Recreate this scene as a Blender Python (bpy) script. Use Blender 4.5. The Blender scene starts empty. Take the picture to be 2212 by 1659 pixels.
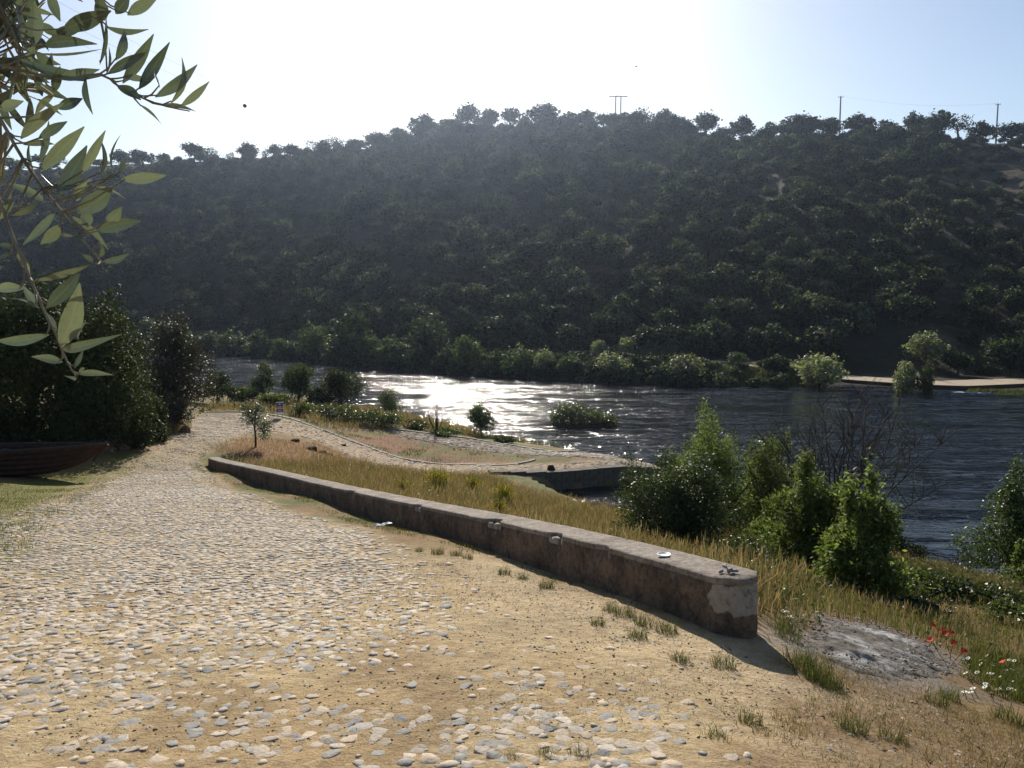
import bpy, math, random
import numpy as np
from mathutils import Vector, Matrix, Euler
random.seed(7); rng = np.random.default_rng(7)
R = math.radians
col = bpy.context.scene.collection
scene = bpy.context.scene

# ------------------------------------------------------------------ camera, sky, sun, exposure
EYE = 10.7                                   # eye height above the river (water is z = 0)
HOR = 660.0                                  # picture rows / columns are counted on a 2212 x 1659 copy
F = 1726.0
PITCH = math.atan((829.5 - HOR) / F)
cam = bpy.data.cameras.new("camera"); cam_o = bpy.data.objects.new("camera", cam); col.objects.link(cam_o)
cam.sensor_width = 36.0; cam.lens = 36.0 * F / 2212.0
cam.clip_start = 0.05; cam.clip_end = 5000
cam_o.location = (0, 0, EYE); cam_o.rotation_euler = (math.pi / 2 - PITCH, 0, 0)
scene.camera = cam_o
SUN_EL, SUN_AZ = R(28.0), R(-3.5)             # azimuth to the right of the view direction (+y)
w = bpy.data.worlds.new("World"); scene.world = w; w.use_nodes = True
nt = w.node_tree; bg = nt.nodes["Background"]; sk = nt.nodes.new("ShaderNodeTexSky")
sk.sky_type = 'NISHITA'; sk.sun_disc = False; sk.sun_elevation = SUN_EL; sk.sun_rotation = SUN_AZ
sk.altitude = 100; sk.air_density = 1.0; sk.dust_density = 0.7; sk.ozone_density = 1.4
nt.links.new(sk.outputs[0], bg.inputs[0]); bg.inputs[1].default_value = 0.08
sl = bpy.data.lights.new("sun", 'SUN'); so = bpy.data.objects.new("sun", sl); col.objects.link(so)
sl.energy = 5.0; sl.angle = R(0.55); sl.color = (1.0, 0.93, 0.82)
sdir = Vector((math.sin(SUN_AZ) * math.cos(SUN_EL), math.cos(SUN_AZ) * math.cos(SUN_EL), math.sin(SUN_EL)))
so.rotation_euler = sdir.to_track_quat('Z', 'Y').to_euler(); so.location = (0, 0, 60)
vs = scene.view_settings
vs.view_transform = 'Standard'; vs.look = 'None'; vs.gamma = 1; vs.use_curve_mapping = False
vs.exposure = 0.5
scene.cycles.use_denoising = True
scene.cycles.max_bounces = 6; scene.cycles.diffuse_bounces = 2; scene.cycles.glossy_bounces = 2
scene.cycles.transmission_bounces = 3; scene.cycles.volume_bounces = 0; scene.cycles.transparent_max_bounces = 4
scene.cycles.sample_clamp_indirect = 4.0

# ------------------------------------------------------------------ helpers
def ray(px, py):
    c, s = math.cos(PITCH), math.sin(PITCH)
    x = (px - 1106.0) / F; u = -(py - 829.5) / F
    return np.array([x, c + u * s, -s + u * c])
def at_d(px, py, d):
    r = ray(px, py); return np.array([0, 0, EYE]) + r * (d / r[1])
def at_z(px, py, z):
    r = ray(px, py); return np.array([0, 0, EYE]) + r * ((z - EYE) / r[2])

def _hash(i, j, s):
    h = (i.astype(np.int64) * 374761393 + j.astype(np.int64) * 668265263 + s * 982451653) & 0x7fffffff
    h = ((h ^ (h >> 13)) * 1274126177) & 0x7fffffff
    return ((h ^ (h >> 16)) & 0xffff) / 65535.0
def vnoise(x, y, s=0):
    x = np.asarray(x, float); y = np.asarray(y, float)
    i = np.floor(x); j = np.floor(y); fx = x - i; fy = y - j
    fx = fx * fx * (3 - 2 * fx); fy = fy * fy * (3 - 2 * fy)
    i = i.astype(np.int64); j = j.astype(np.int64)
    a = _hash(i, j, s); b = _hash(i + 1, j, s); c = _hash(i, j + 1, s); d = _hash(i + 1, j + 1, s)
    return (a * (1 - fx) + b * fx) * (1 - fy) + (c * (1 - fx) + d * fx) * fy
def fbm(x, y, s=0, o=4):
    t = 0; a = .5; n = 0
    for k in range(o):
        t = t + a * vnoise(np.asarray(x) * 2 ** k, np.asarray(y) * 2 ** k, s + k); n += a; a *= .5
    return t / n
def sstep(a, b, x):
    t = np.clip((x - a) / (b - a), 0, 1); return t * t * (3 - 2 * t)
def in_poly(x, y, P):
    x = np.asarray(x); y = np.asarray(y); ins = np.zeros(x.shape, bool); n = len(P)
    for k in range(n):
        x1, y1 = P[k][:2]; x2, y2 = P[(k + 1) % n][:2]
        if y1 == y2: continue
        c = ((y1 > y) != (y2 > y)) & (x < (x2 - x1) * (y - y1) / (y2 - y1) + x1); ins ^= c
    return ins
def dist_line(x, y, P, closed=False):
    x = np.asarray(x, float); y = np.asarray(y, float); best = np.full(x.shape, 1e9); n = len(P)
    for k in range(n if closed else n - 1):
        ax, ay = P[k][:2]; bx, by = P[(k + 1) % n][:2]
        L = (bx - ax) ** 2 + (by - ay) ** 2 + 1e-12
        t = np.clip(((x - ax) * (bx - ax) + (y - ay) * (by - ay)) / L, 0, 1)
        best = np.minimum(best, np.hypot(x - ax - t * (bx - ax), y - ay - t * (by - ay)))
    return best
def sdist(x, y, P):                           # positive inside
    d = dist_line(x, y, P, True); return np.where(in_poly(x, y, P), d, -d)

def mesh_np(name, V, faces, loops_per=None, smooth=False, mats=(), attrs=None):
    """faces: (n,k) int array, or a flat list of lists"""
    me = bpy.data.meshes.new(name); V = np.asarray(V, np.float32)
    if isinstance(faces, np.ndarray):
        n, k = faces.shape
        me.vertices.add(len(V)); me.vertices.foreach_set("co", V.ravel())
        me.loops.add(n * k); me.loops.foreach_set("vertex_index", faces.astype(np.int32).ravel())
        me.polygons.add(n); me.polygons.foreach_set("loop_start", np.arange(0, n * k, k, dtype=np.int32))
        me.update(calc_edges=True)
    else:
        me.from_pydata([tuple(map(float, v)) for v in V], [], [list(f) for f in faces]); me.update()
    if smooth: me.polygons.foreach_set("use_smooth", np.ones(len(me.polygons), bool))
    for m in mats: me.materials.append(m)
    if attrs:
        for an, (ty, data) in attrs.items():
            a = me.attributes.new(an, ty, 'POINT')
            if ty == 'FLOAT_COLOR': a.data.foreach_set("color", np.asarray(data, np.float32).ravel())
            elif ty == 'FLOAT_VECTOR': a.data.foreach_set("vector", np.asarray(data, np.float32).ravel())
            else: a.data.foreach_set("value", np.asarray(data).ravel())
    return me
def link(name, data, parent=None, loc=None, rot=None, scale=None):
    o = bpy.data.objects.new(name, data); col.objects.link(o)
    if parent is not None: o.parent = parent
    if loc is not None: o.location = loc
    if rot is not None: o.rotation_euler = rot
    if scale is not None: o.scale = scale
    return o
def tag(o, label=None, cat=None, group=None, kind=None):
    if label: o["label"] = label
    if cat: o["category"] = cat
    if group: o["group"] = group
    if kind: o["kind"] = kind
    return o

class MB:                                     # mesh builder for solid shapes
    def __init__(s): s.v = []; s.f = []
    def add(s, V, Fs):
        b = len(s.v); s.v += [tuple(map(float, p)) for p in V]; s.f += [[b + i for i in f] for f in Fs]; return s
    def box(s, c, d, rz=0.0, ry=0.0):
        M = Euler((0, ry, rz)).to_matrix(); V = []
        for sx in (-.5, .5):
            for sy in (-.5, .5):
                for sz in (-.5, .5):
                    V.append(Vector(c) + M @ Vector((sx * d[0], sy * d[1], sz * d[2])))
        return s.add(V, [(0, 1, 3, 2), (4, 6, 7, 5), (0, 4, 5, 1), (2, 3, 7, 6), (0, 2, 6, 4), (1, 5, 7, 3)])
    def tube(s, pts, rad, n=7, cap=True):
        pts = [Vector(p) for p in pts]; V = []; Fs = []; up = Vector((0.13, 0.27, 1)).normalized()
        for i, p in enumerate(pts):
            t = (pts[min(i + 1, len(pts) - 1)] - pts[max(i - 1, 0)]).normalized()
            a = t.cross(up)
            if a.length < 1e-3: a = t.cross(Vector((1, 0, 0)))
            a.normalize(); b = t.cross(a); r = rad[i] if hasattr(rad, '__len__') else rad
            for k in range(n):
                th = 2 * math.pi * k / n; V.append(p + a * (r * math.cos(th)) + b * (r * math.sin(th)))
        for i in range(len(pts) - 1):
            for k in range(n):
                k2 = (k + 1) % n; Fs.append((i * n + k, i * n + k2, (i + 1) * n + k2, (i + 1) * n + k))
        if cap: Fs.append(tuple(range(n - 1, -1, -1))); Fs.append(tuple((len(pts) - 1) * n + k for k in range(n)))
        return s.add(V, Fs)
    def lathe(s, c, prof, n=20):
        V = []; Fs = []
        for (r, z) in prof:
            for k in range(n):
                th = 2 * math.pi * k / n; V.append((c[0] + r * math.cos(th), c[1] + r * math.sin(th), c[2] + z))
        for i in range(len(prof) - 1):
            for k in range(n):
                k2 = (k + 1) % n; Fs.append((i * n + k, i * n + k2, (i + 1) * n + k2, (i + 1) * n + k))
        Fs.append(tuple(range(n - 1, -1, -1))); Fs.append(tuple((len(prof) - 1) * n + k for k in range(n)))
        return s.add(V, Fs)
    def mesh(s, name, mat, smooth=False): return mesh_np(name, s.v, s.f, smooth=smooth, mats=(mat,))
    def build(s, name, mat, parent=None, smooth=False, loc=None): return link(name, s.mesh(name, mat, smooth), parent, loc)

# ------------------------------------------------------------------ materials
def mat_new(name):
    m = bpy.data.materials.new(name); m.use_nodes = True
    t = m.node_tree; b = t.nodes["Principled BSDF"]; o = t.nodes["Material Output"]; return m, t, b, o
def N(t, ty, **kw):
    n = t.nodes.new(ty)
    for k, v in kw.items(): setattr(n, k, v)
    return n
def ramp(t, stops, src=None, interp='LINEAR'):
    r = N(t, "ShaderNodeValToRGB"); e = r.color_ramp; e.interpolation = interp
    while len(e.elements) < len(stops): e.elements.new(0.5)
    for el, (p, c) in zip(e.elements, stops): el.position = p; el.color = (*c, 1)
    if src is not None: t.links.new(src, r.inputs[0])
    return r
def noise(t, scale, detail=4, rough=.55, vec=None, dist=0.0):
    n = N(t, "ShaderNodeTexNoise"); n.inputs["Scale"].default_value = scale; n.inputs["Detail"].default_value = detail
    n.inputs["Roughness"].default_value = rough; n.inputs["Distortion"].default_value = dist
    if vec is not None: t.links.new(vec, n.inputs["Vector"])
    return n
def mixc(t, a, b, fac, mode='MIX'):
    m = N(t, "ShaderNodeMix", data_type='RGBA', blend_type=mode)
    for sock, v in ((m.inputs[0], fac), (m.inputs[6], a), (m.inputs[7], b)):
        if hasattr(v, 'is_linked'): t.links.new(v, sock)
        elif isinstance(v, (int, float)): sock.default_value = v
        else: sock.default_value = (*v, 1)
    return m.outputs[2]
def bump(t, h, strength, dist, b, prev=None):
    n = N(t, "ShaderNodeBump"); n.inputs["Strength"].default_value = strength; n.inputs["Distance"].default_value = dist
    t.links.new(h, n.inputs["Height"])
    if prev is not None: t.links.new(prev, n.inputs["Normal"])
    t.links.new(n.outputs[0], b.inputs["Normal"]); return n.outputs[0]
def geo_pos(t): return N(t, "ShaderNodeNewGeometry").outputs["Position"]
def island_rand(t, obj=True):
    g = N(t, "ShaderNodeNewGeometry").outputs["Random Per Island"]
    if not obj: return g
    oi = N(t, "ShaderNodeObjectInfo").outputs["Random"]
    a = N(t, "ShaderNodeMath", operation='ADD'); t.links.new(g, a.inputs[0]); t.links.new(oi, a.inputs[1])
    f = N(t, "ShaderNodeMath", operation='FRACT'); t.links.new(a.outputs[0], f.inputs[0]); return f.outputs[0]

def leaf_mat(name, stops, rough=.55, transl=.35, spec=.4, tcol=(1.25, 1.3, .55), objvar=.4):
    m, t, b, o = mat_new(name)
    c = ramp(t, stops, island_rand(t, False)).outputs[0]
    if objvar:
        oi = N(t, "ShaderNodeObjectInfo").outputs["Random"]
        mr = N(t, "ShaderNodeMapRange"); t.links.new(oi, mr.inputs[0]); mr.inputs[3].default_value = 1 - objvar; mr.inputs[4].default_value = 1 + objvar
        c = mixc(t, c, mr.outputs[0], 1.0, 'MULTIPLY')
    t.links.new(c, b.inputs["Base Color"]); b.inputs["Roughness"].default_value = rough
    b.inputs["Specular IOR Level"].default_value = spec
    if transl:
        tr = N(t, "ShaderNodeBsdfTranslucent"); t.links.new(mixc(t, c, tcol, 1.0, 'MULTIPLY'), tr.inputs[0])
        mx = N(t, "ShaderNodeMixShader"); mx.inputs[0].default_value = transl
        t.links.new(b.outputs[0], mx.inputs[1]); t.links.new(tr.outputs[0], mx.inputs[2]); t.links.new(mx.outputs[0], o.inputs[0])
    return m
def plain(name, c, rough=.7, spec=.4, var=.25, scale=6.0, bmp=.0, metal=0.0):
    m, t, b, o = mat_new(name); p = N(t, "ShaderNodeTexCoord").outputs["Object"]
    n = noise(t, scale, 5, .6, p)
    lo = tuple(x * (1 - var) for x in c); hi = tuple(min(1, x * (1 + var)) for x in c)
    t.links.new(ramp(t, [(.3, lo), (.7, hi)], n.outputs[0]).outputs[0], b.inputs["Base Color"])
    b.inputs["Roughness"].default_value = rough; b.inputs["Specular IOR Level"].default_value = spec; b.inputs["Metallic"].default_value = metal
    if bmp: bump(t, n.outputs[0], bmp, .02, b)
    return m

def ground_mat(name, fine=55, bstr=.6):
    m, t, b, o = mat_new(name); p = geo_pos(t)
    a = N(t, "ShaderNodeAttribute", attribute_name="gcol").outputs["Color"]
    n1 = noise(t, 1.3, 6, .62, p); n2 = noise(t, fine, 5, .7, p); n3 = noise(t, 9, 5, .65, p)
    c = mixc(t, a, ramp(t, [(.25, (.55, .55, .55)), (.75, (1.35, 1.33, 1.3))], n1.outputs[0]).outputs[0], .6, 'MULTIPLY')
    c = mixc(t, c, ramp(t, [(.3, (.55, .53, .5)), (.62, (1.25, 1.25, 1.25))], n2.outputs[0]).outputs[0], .7, 'MULTIPLY')
    c = mixc(t, c, ramp(t, [(.35, (.75, .72, .68)), (.6, (1.15, 1.15, 1.15))], n3.outputs[0]).outputs[0], .7, 'MULTIPLY')
    t.links.new(c, b.inputs["Base Color"]); b.inputs["Roughness"].default_value = .95; b.inputs["Specular IOR Level"].default_value = .15
    x = bump(t, n3.outputs[0], bstr, .09, b); bump(t, n2.outputs[0], bstr * 1.3, .016, b, x); return m
M = {}
M['ground'] = ground_mat("earth_ground")
M['road'] = ground_mat("sandy_bed", 70, .5)
def stone_mat():
    m, t, b, o = mat_new("cobble_stone"); p = geo_pos(t); r = island_rand(t)
    c = ramp(t, [(0, (.22, .21, .195)), (.15, (.30, .285, .255)), (.32, (.42, .35, .265)), (.6, (.50, .405, .295)), (.78, (.40, .32, .235)), (.9, (.52, .46, .385)), (1, (.285, .272, .245))], r).outputs[0]
    n = noise(t, 38, 5, .6, p)
    c = mixc(t, c, ramp(t, [(.3, (.7, .68, .66)), (.7, (1.2, 1.2, 1.2))], n.outputs[0]).outputs[0], .8, 'MULTIPLY')
    t.links.new(c, b.inputs["Base Color"]); b.inputs["Roughness"].default_value = .8; b.inputs["Specular IOR Level"].default_value = .2
    bump(t, n.outputs[0], .7, .010, b); return m
M['stone'] = stone_mat()
def water_mat():
    m, t, b, o = mat_new("river_water"); p = geo_pos(t)
    b.inputs["Base Color"].default_value = (.006, .009, .013, 1); b.inputs["Roughness"].default_value = .10
    b.inputs["IOR"].default_value = 1.333; b.inputs["Specular IOR Level"].default_value = .5
    def mapped(sx, sy, rot):
        mp = N(t, "ShaderNodeMapping"); mp.inputs["Scale"].default_value = (sx, sy, 1); mp.inputs["Rotation"].default_value = (0, 0, R(rot)); t.links.new(p, mp.inputs[0]); return mp.outputs[0]
    big = noise(t, .05, 3, .55, mapped(.5, 1, 10), .6)                     # calm and rough reaches
    amp = ramp(t, [(.32, (.5, .5, .5)), (.58, (1.6, 1.6, 1.6))], big.outputs[0]).outputs[0]
    n1 = noise(t, .38, 4, .62, mapped(.26, 1, 8), 1.0); n2 = noise(t, 1.5, 3, .65, mapped(.4, 1, -6), .6); n3 = noise(t, 7, 2, .5, mapped(.6, 1, 14))
    c1 = ramp(t, [(.50, (0, 0, 0)), (.72, (1, 1, 1))], n1.outputs[0]).outputs[0]; c2 = ramp(t, [(.50, (0, 0, 0)), (.74, (1, 1, 1))], n2.outputs[0]).outputs[0]
    def mul(a_, b_):
        q = N(t, "ShaderNodeMath", operation='MULTIPLY'); t.links.new(a_, q.inputs[0]); t.links.new(b_, q.inputs[1]); return q.outputs[0]
    msk = ramp(t, [(.44, (.12, .12, .12)), (.60, (1, 1, 1))], n1.outputs[0]).outputs[0]
    x = bump(t, mul(c1, amp), 1.0, .25, b); x = bump(t, mul(mul(c2, amp), msk), 1.0, .085, b, x); bump(t, mul(n3.outputs[0], msk), 1.0, .036, b, x)
    return m
M['water'] = water_mat()
def hill_mat():
    m, t, b, o = mat_new("dry_hillside"); p = geo_pos(t)
    n1 = noise(t, .09, 6, .65, p); n2 = noise(t, 1.1, 5, .7, p)
    c = ramp(t, [(.3, (.02, .026, .015)), (.52, (.042, .036, .023)), (.70, (.15, .105, .062))], n1.outputs[0]).outputs[0]
    c = mixc(t, c, ramp(t, [(.3, (.55, .55, .55)), (.7, (1.3, 1.3, 1.3))], n2.outputs[0]).outputs[0], .8, 'MULTIPLY')
    t.links.new(c, b.inputs["Base Color"]); b.inputs["Roughness"].default_value = 1; b.inputs["Specular IOR Level"].default_value = .1
    bump(t, n2.outputs[0], .8, .5, b); return m
M['hill'] = hill_mat()
def wall_mat(cap=False):
    m, t, b, o = mat_new("weathered_render" if not cap else "wall_top_mortar"); p = geo_pos(t)
    n1 = noise(t, 2.2, 6, .65, p); n2 = noise(t, 16, 6, .7, p); n3 = noise(t, 70, 3, .6, p)
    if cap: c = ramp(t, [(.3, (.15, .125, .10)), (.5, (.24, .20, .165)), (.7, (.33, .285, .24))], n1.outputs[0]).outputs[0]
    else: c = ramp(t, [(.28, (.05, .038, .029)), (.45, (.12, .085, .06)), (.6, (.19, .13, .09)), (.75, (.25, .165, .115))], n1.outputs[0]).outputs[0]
    c = mixc(t, c, ramp(t, [(.32, (.4, .37, .34)), (.55, (1.1, 1.1, 1.1)), (.75, (1.35, 1.32, 1.25))], n2.outputs[0]).outputs[0], .85, 'MULTIPLY')
    if not cap:
        a = N(t, "ShaderNodeAttribute", attribute_name="patch").outputs["Fac"]      # bare plaster patch at the end
        mr = N(t, "ShaderNodeMath", operation='ADD'); t.links.new(a, mr.inputs[0]); 
        sc = N(t, "ShaderNodeMath", operation='MULTIPLY_ADD'); t.links.new(n2.outputs[0], sc.inputs[0]); sc.inputs[1].default_value = .35; sc.inputs[2].default_value = -.175
        t.links.new(sc.outputs[0], mr.inputs[1])
        f = ramp(t, [(.47, (0, 0, 0)), (.53, (1, 1, 1))], mr.outputs[0]).outputs[0]
        c = mixc(t, c, mixc(t, (.40, .33, .265), ramp(t, [(.3, (.6, .58, .55)), (.7, (1.15, 1.15, 1.15))], n2.outputs[0]).outputs[0], .8, 'MULTIPLY'), f)
        mu = noise(t, 5, 5, .6, p)                                                # dark lichen stains
        c = mixc(t, c, (.045, .04, .035), ramp(t, [(.58, (0, 0, 0)), (.68, (.75, .75, .75))], mu.outputs[0]).outputs[0])
    t.links.new(c, b.inputs["Base Color"]); b.inputs["Roughness"].default_value = .93; b.inputs["Specular IOR Level"].default_value = .2
    x = bump(t, n2.outputs[0], .8, .03, b); x = bump(t, n3.outputs[0], .5, .006, b, x)
    if not cap:
        vo = N(t, "ShaderNodeTexVoronoi", feature='DISTANCE_TO_EDGE'); vo.inputs["Scale"].default_value = 1.6
        ds = noise(t, 5, 4, .6, p); ad = N(t, "ShaderNodeVectorMath", operation='MULTIPLY_ADD'); t.links.new(ds.outputs[1], ad.inputs[0]); ad.inputs[1].default_value = (.5, .5, .5); t.links.new(p, ad.inputs[2]); t.links.new(ad.outputs[0], vo.inputs["Vector"])
        cr = ramp(t, [(.0, (0, 0, 0)), (.022, (1, 1, 1))], vo.outputs[0]).outputs[0]
        bump(t, cr, .55, .03, b, x)
    return m
M['wall'] = wall_mat(); M['cap'] = wall_mat(True)
M['bark'] = plain("bark", (.075, .06, .045), .95, .1, .5, 14, .8)
M['palebark'] = plain("olive_bark", (.22, .19, .14), .9, .1, .35, 30, .5)
M['dead'] = plain("dead_twigs", (.065, .055, .047), .95, .1, .3, 8)
M['oak'] = leaf_mat("holm_oak_leaves", [(0, (.008, .016, .010)), (.55, (.023, .038, .020)), (1, (.088, .112, .06))], .7, .36, .15)
M['oakbrown'] = leaf_mat("brownish_oak_leaves", [(0, (.03, .03, .018)), (.5, (.055, .055, .032)), (1, (.10, .09, .055))], .6, .2)
M['scrub'] = leaf_mat("grey_scrub_leaves", [(0, (.016, .022, .014)), (.5, (.04, .051, .029)), (1, (.135, .148, .095))], .7, .34, .15)
M['willow'] = leaf_mat("willow_leaves", [(0, (.018, .031, .012)), (.5, (.042, .062, .025)), (1, (.095, .12, .058))], .6, .38, .2)
M['silver'] = leaf_mat("silver_leaves", [(0, (.07, .09, .05)), (.5, (.13, .155, .095)), (1, (.24, .26, .19))], .55, .45, .3)
M['ash'] = leaf_mat("bright_green_leaves", [(0, (.04, .06, .018)), (.5, (.085, .115, .036)), (1, (.15, .185, .07))], .6, .5, .2, (1.2, 1.25, .6))
M['privet'] = leaf_mat("glossy_dark_leaves", [(0, (.02, .035, .012)), (.5, (.045, .07, .022)), (1, (.09, .12, .045))], .5, .3, .3)
M['hedge'] = leaf_mat("dark_evergreen_leaves", [(0, (.018, .026, .008)), (.5, (.035, .05, .014)), (1, (.06, .075, .02))], .7, .15, .2)
M['alder'] = leaf_mat('alder_leaves', [(0, (.02, .034, .012)), (.5, (.04, .06, .02)), (1, (.085, .105, .042))], .65, .32, .2)
M['bramble'] = leaf_mat("bramble_leaves", [(0, (.03, .05, .014)), (.5, (.065, .09, .025)), (1, (.12, .14, .045))], .45, .35)
M['olivesap'] = leaf_mat("olive_sapling_leaves", [(0, (.05, .065, .04)), (.6, (.10, .12, .08)), (1, (.2, .22, .17))], .35, .25)
M['drygrass'] = leaf_mat("dry_grass_blades", [(0, (.15, .10, .047)), (.35, (.26, .19, .09)), (.65, (.37, .29, .155)), (.85, (.17, .16, .062)), (1, (.08, .105, .03))], .7, .34, .2, (1.05, 1.0, .75), 0)
M['mixgrass'] = leaf_mat("mixed_grass_blades", [(0, (.16, .125, .06)), (.18, (.20, .165, .085)), (.35, (.10, .115, .038)), (.75, (.06, .09, .025)), (1, (.04, .065, .018))], .7, .34, .2, (1.1, 1.1, .65), 0)
M['greengrass'] = leaf_mat("green_grass_blades", [(0, (.05, .075, .018)), (.6, (.09, .115, .03)), (1, (.17, .16, .065))], .65, .3, .3, (1.15, 1.1, .6), 0)
M['yellow'] = leaf_mat("yellow_broom_flowers", [(0, (.30, .26, .02)), (.6, (.55, .45, .03)), (1, (.16, .18, .03))], .6, .4, .2, (1.1, 1.0, .5), 0)
M['red'] = plain("poppy_petal", (.62, .03, .015), .5, .3, .15)
M['white'] = plain("white_petal", (.8, .8, .76), .6, .3, .05)
M['paint'] = plain("white_enamel", (.78, .78, .76), .3, .5, .04)
M['rock'] = plain("brown_rock", (.17, .12, .085), .95, .2, .45, 4, .9)
M['slate'] = plain("grey_slate", (.20, .21, .21), .7, .4, .3, 9, .5)
M['darkquay'] = plain("dark_quay_stone", (.10, .085, .07), .9, .2, .4, 3, .8)
M['paleconc'] = plain("pale_concrete", (.33, .265, .185), .9, .2, .2, 1.2, .4)
M['kerb'] = plain("pale_kerb_stone", (.27, .235, .185), .85, .2, .25, 5, .5)
M['ashheap'] = plain("grey_ash", (.30, .29, .285), .97, .1, .55, 7, 1.0)
M['wire'] = plain("grey_wire", (.16, .16, .16), .6, .4, .1)
M['ball'] = plain("dark_marker_ball", (.03, .03, .035), .5, .4, .1)
M['conpole'] = plain("concrete_pole", (.23, .21, .19), .9, .2, .2)
M['hullwood'] = plain("old_brown_boat_wood", (.045, .022, .015), .8, .3, .4, 5, .4)  # wood colour darkened to hold the tree shade over the boat
M['gunwale'] = plain("worn_pale_gunwale", (.055, .045, .037), .7, .3, .25, 6)
M['soil'] = plain("dark_soil", (.05, .036, .027), .97, .1, .5, 9, .8)

# ------------------------------------------------------------------ near bank terrain
CP = []
def cpx(px, py, d): p = at_d(px, py, d); CP.append((p[0], p[1], p[2]))
def cpd(x, y, drop): CP.append((x, y, EYE - drop))
for x in (-14, -9, -5, -1):
    for y in (-8, 0, 4, 8, 12, 16, 20, 24):
        if x == -1 and y > 14 or x == -5 and y > 22: continue
        cpd(x, y, 1.65 + .16 * y)
cpd(-14, 28, 6.05); cpd(-9, 28, 5.95); cpd(-20, 20, 4.3); cpd(-22, 28, 5.2); cpd(-34, 25, 2.5); cpd(-36, 45, 4); cpd(-30, 58, 6); cpd(-40, 75, 6.5); cpd(-25, 0, 1.2); cpd(-25, -15, -1.5)
cpd(2, -8, .4); cpd(2, 0, 1.65); cpd(1.8, 3.5, 2.25); cpd(1.2, 6, 2.62); cpd(2.1, 6.5, 2.72); cpd(.2, 9, 3.1); cpd(1.38, 8.2, 3.0); cpd(6, -8, 1.0); cpd(8, 2, 2.9)
for a in ((440, 1003, 33), (330, 985, 31.5), (420, 905, 50), (500, 893, 54), (600, 902, 53), (400, 935, 40), (500, 935, 43), (700, 935, 51), (800, 972, 49), (900, 1003, 47.5),
          (1060, 1006, 47), (1180, 1029, 45.6), (1330, 1008, 48), (1420, 1013, 49), (1330, 988, 53), (750, 990, 44), (830, 1014, 43.5), (1000, 1030, 43.5), (550, 965, 38),
          (650, 962, 43), (700, 1003, 38), (600, 1000, 35.5), (850, 960, 53), (1000, 987, 50), (1100, 988, 51), (800, 936, 56), (860, 930, 58), (1000, 946, 57), (1200, 972, 55),
          (900, 910, 74), (1060, 947, 64.5), (1345, 990, 56), (500, 882, 60), (640, 882, 62), (745, 887, 63), (460, 852, 75), (500, 845, 100), (700, 860, 92), (800, 881, 84),
          (300, 960, 34), (250, 930, 40), (1450, 1200, 19), (1640, 1160, 25), (1760, 1200, 17), (1880, 1290, 14.5), (1900, 1372, 8), (2100, 1400, 9.3), (2212, 1500, 7.6), (2212, 1659, 4.9),
          (2000, 1450, 7.1), (1800, 1322, 9.8), (2000, 1230, 22), (2212, 1285, 20), (2090, 1237, 32), (1950, 1182, 35.5), (1700, 1100, 42), (2212, 1200, 34.2)):
    cpx(*a)
for a in ((-2, 19, 5.2), (-3, 25, 6.5), (0, 30, 7.6), (1.5, 36, 8.9), (-7, 30, 6.9), (-9, 36, 7.5), (4, 35, 9.2), (5, 40, 10.6), (0, 41, 9.1), (4, 24, 6.9), (8, 30, 8.7), (12, 30, 9.2),
          (8.5, 41, 10.9), (13, 47, 12.2), (20, 42, 12.3), (27, 36, 12.2), (0, 78, 12.3), (12, 62, 12.3), (-12, 88, 12.2), (-40, 112, 12.2), (-30, 104, 12), (30, 20, 9.5), (30, 8, 7), (34, 28, 11),
          (15, 0, 4.0), (15, 10, 5.6), (20, -12, 3), (-70, 60, 3), (-70, 110, 9), (-70, 0, -4), (-70, 140, 12), (40, -10, 5), (50, 20, 11), (60, 45, 12.5), (0, -20, -1), (-20, 140, 12.5), (60, 80, 13)):
    cpd(*a)
CP = np.array(CP)
def tps(r2): return np.where(r2 > 0, .5 * r2 * np.log(r2 + 1e-12), 0)
_n = len(CP); _A = np.zeros((_n + 3, _n + 3))
_A[:_n, :_n] = tps((CP[:, None, 0] - CP[None, :, 0]) ** 2 + (CP[:, None, 1] - CP[None, :, 1]) ** 2) + np.eye(_n) * 2.0
_A[:_n, _n] = 1; _A[:_n, _n + 1:] = CP[:, :2]; _A[_n, :_n] = 1; _A[_n + 1:, :_n] = CP[:, :2].T
_W = np.linalg.solve(_A, np.r_[CP[:, 2], 0, 0, 0])
QF = [(-1.2, 44.6), (2.0, 45.6), (9.6, 48.2)]                 # quay face in plan
INLET = [(1.4, 44.9), (2.6, 45.9), (9.8, 48.3), (14, 50), (16, 44), (10, 39.5), (4.6, 40.4), (2.2, 42.6)]
def gz0(x, y):
    x = np.asarray(x, float); y = np.asarray(y, float); sh = np.broadcast(x, y).shape
    x = np.broadcast_to(x, sh).ravel(); y = np.broadcast_to(y, sh).ravel(); out = np.empty(len(x))
    for i in range(0, len(x), 20000):
        xs, ys = x[i:i + 20000], y[i:i + 20000]
        out[i:i + 20000] = tps((xs[:, None] - CP[None, :, 0]) ** 2 + (ys[:, None] - CP[None, :, 1]) ** 2) @ _W[:_n] + _W[_n] + _W[_n + 1] * xs + _W[_n + 2] * ys
    return out.reshape(sh)
def gz(x, y):
    z = gz0(x, y); x = np.asarray(x, float); y = np.asarray(y, float)
    s = sdist(x, y, INLET); z = z + (np.minimum(z, -.9) - z) * sstep(-.15, .35, s)
    z = z + (fbm(x * .7, y * .7, 3) - .5) * .10 * sstep(6, 30, np.hypot(x, y)) + (fbm(x * 3.1, y * 3.1, 9) - .5) * .035
    return z
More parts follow.
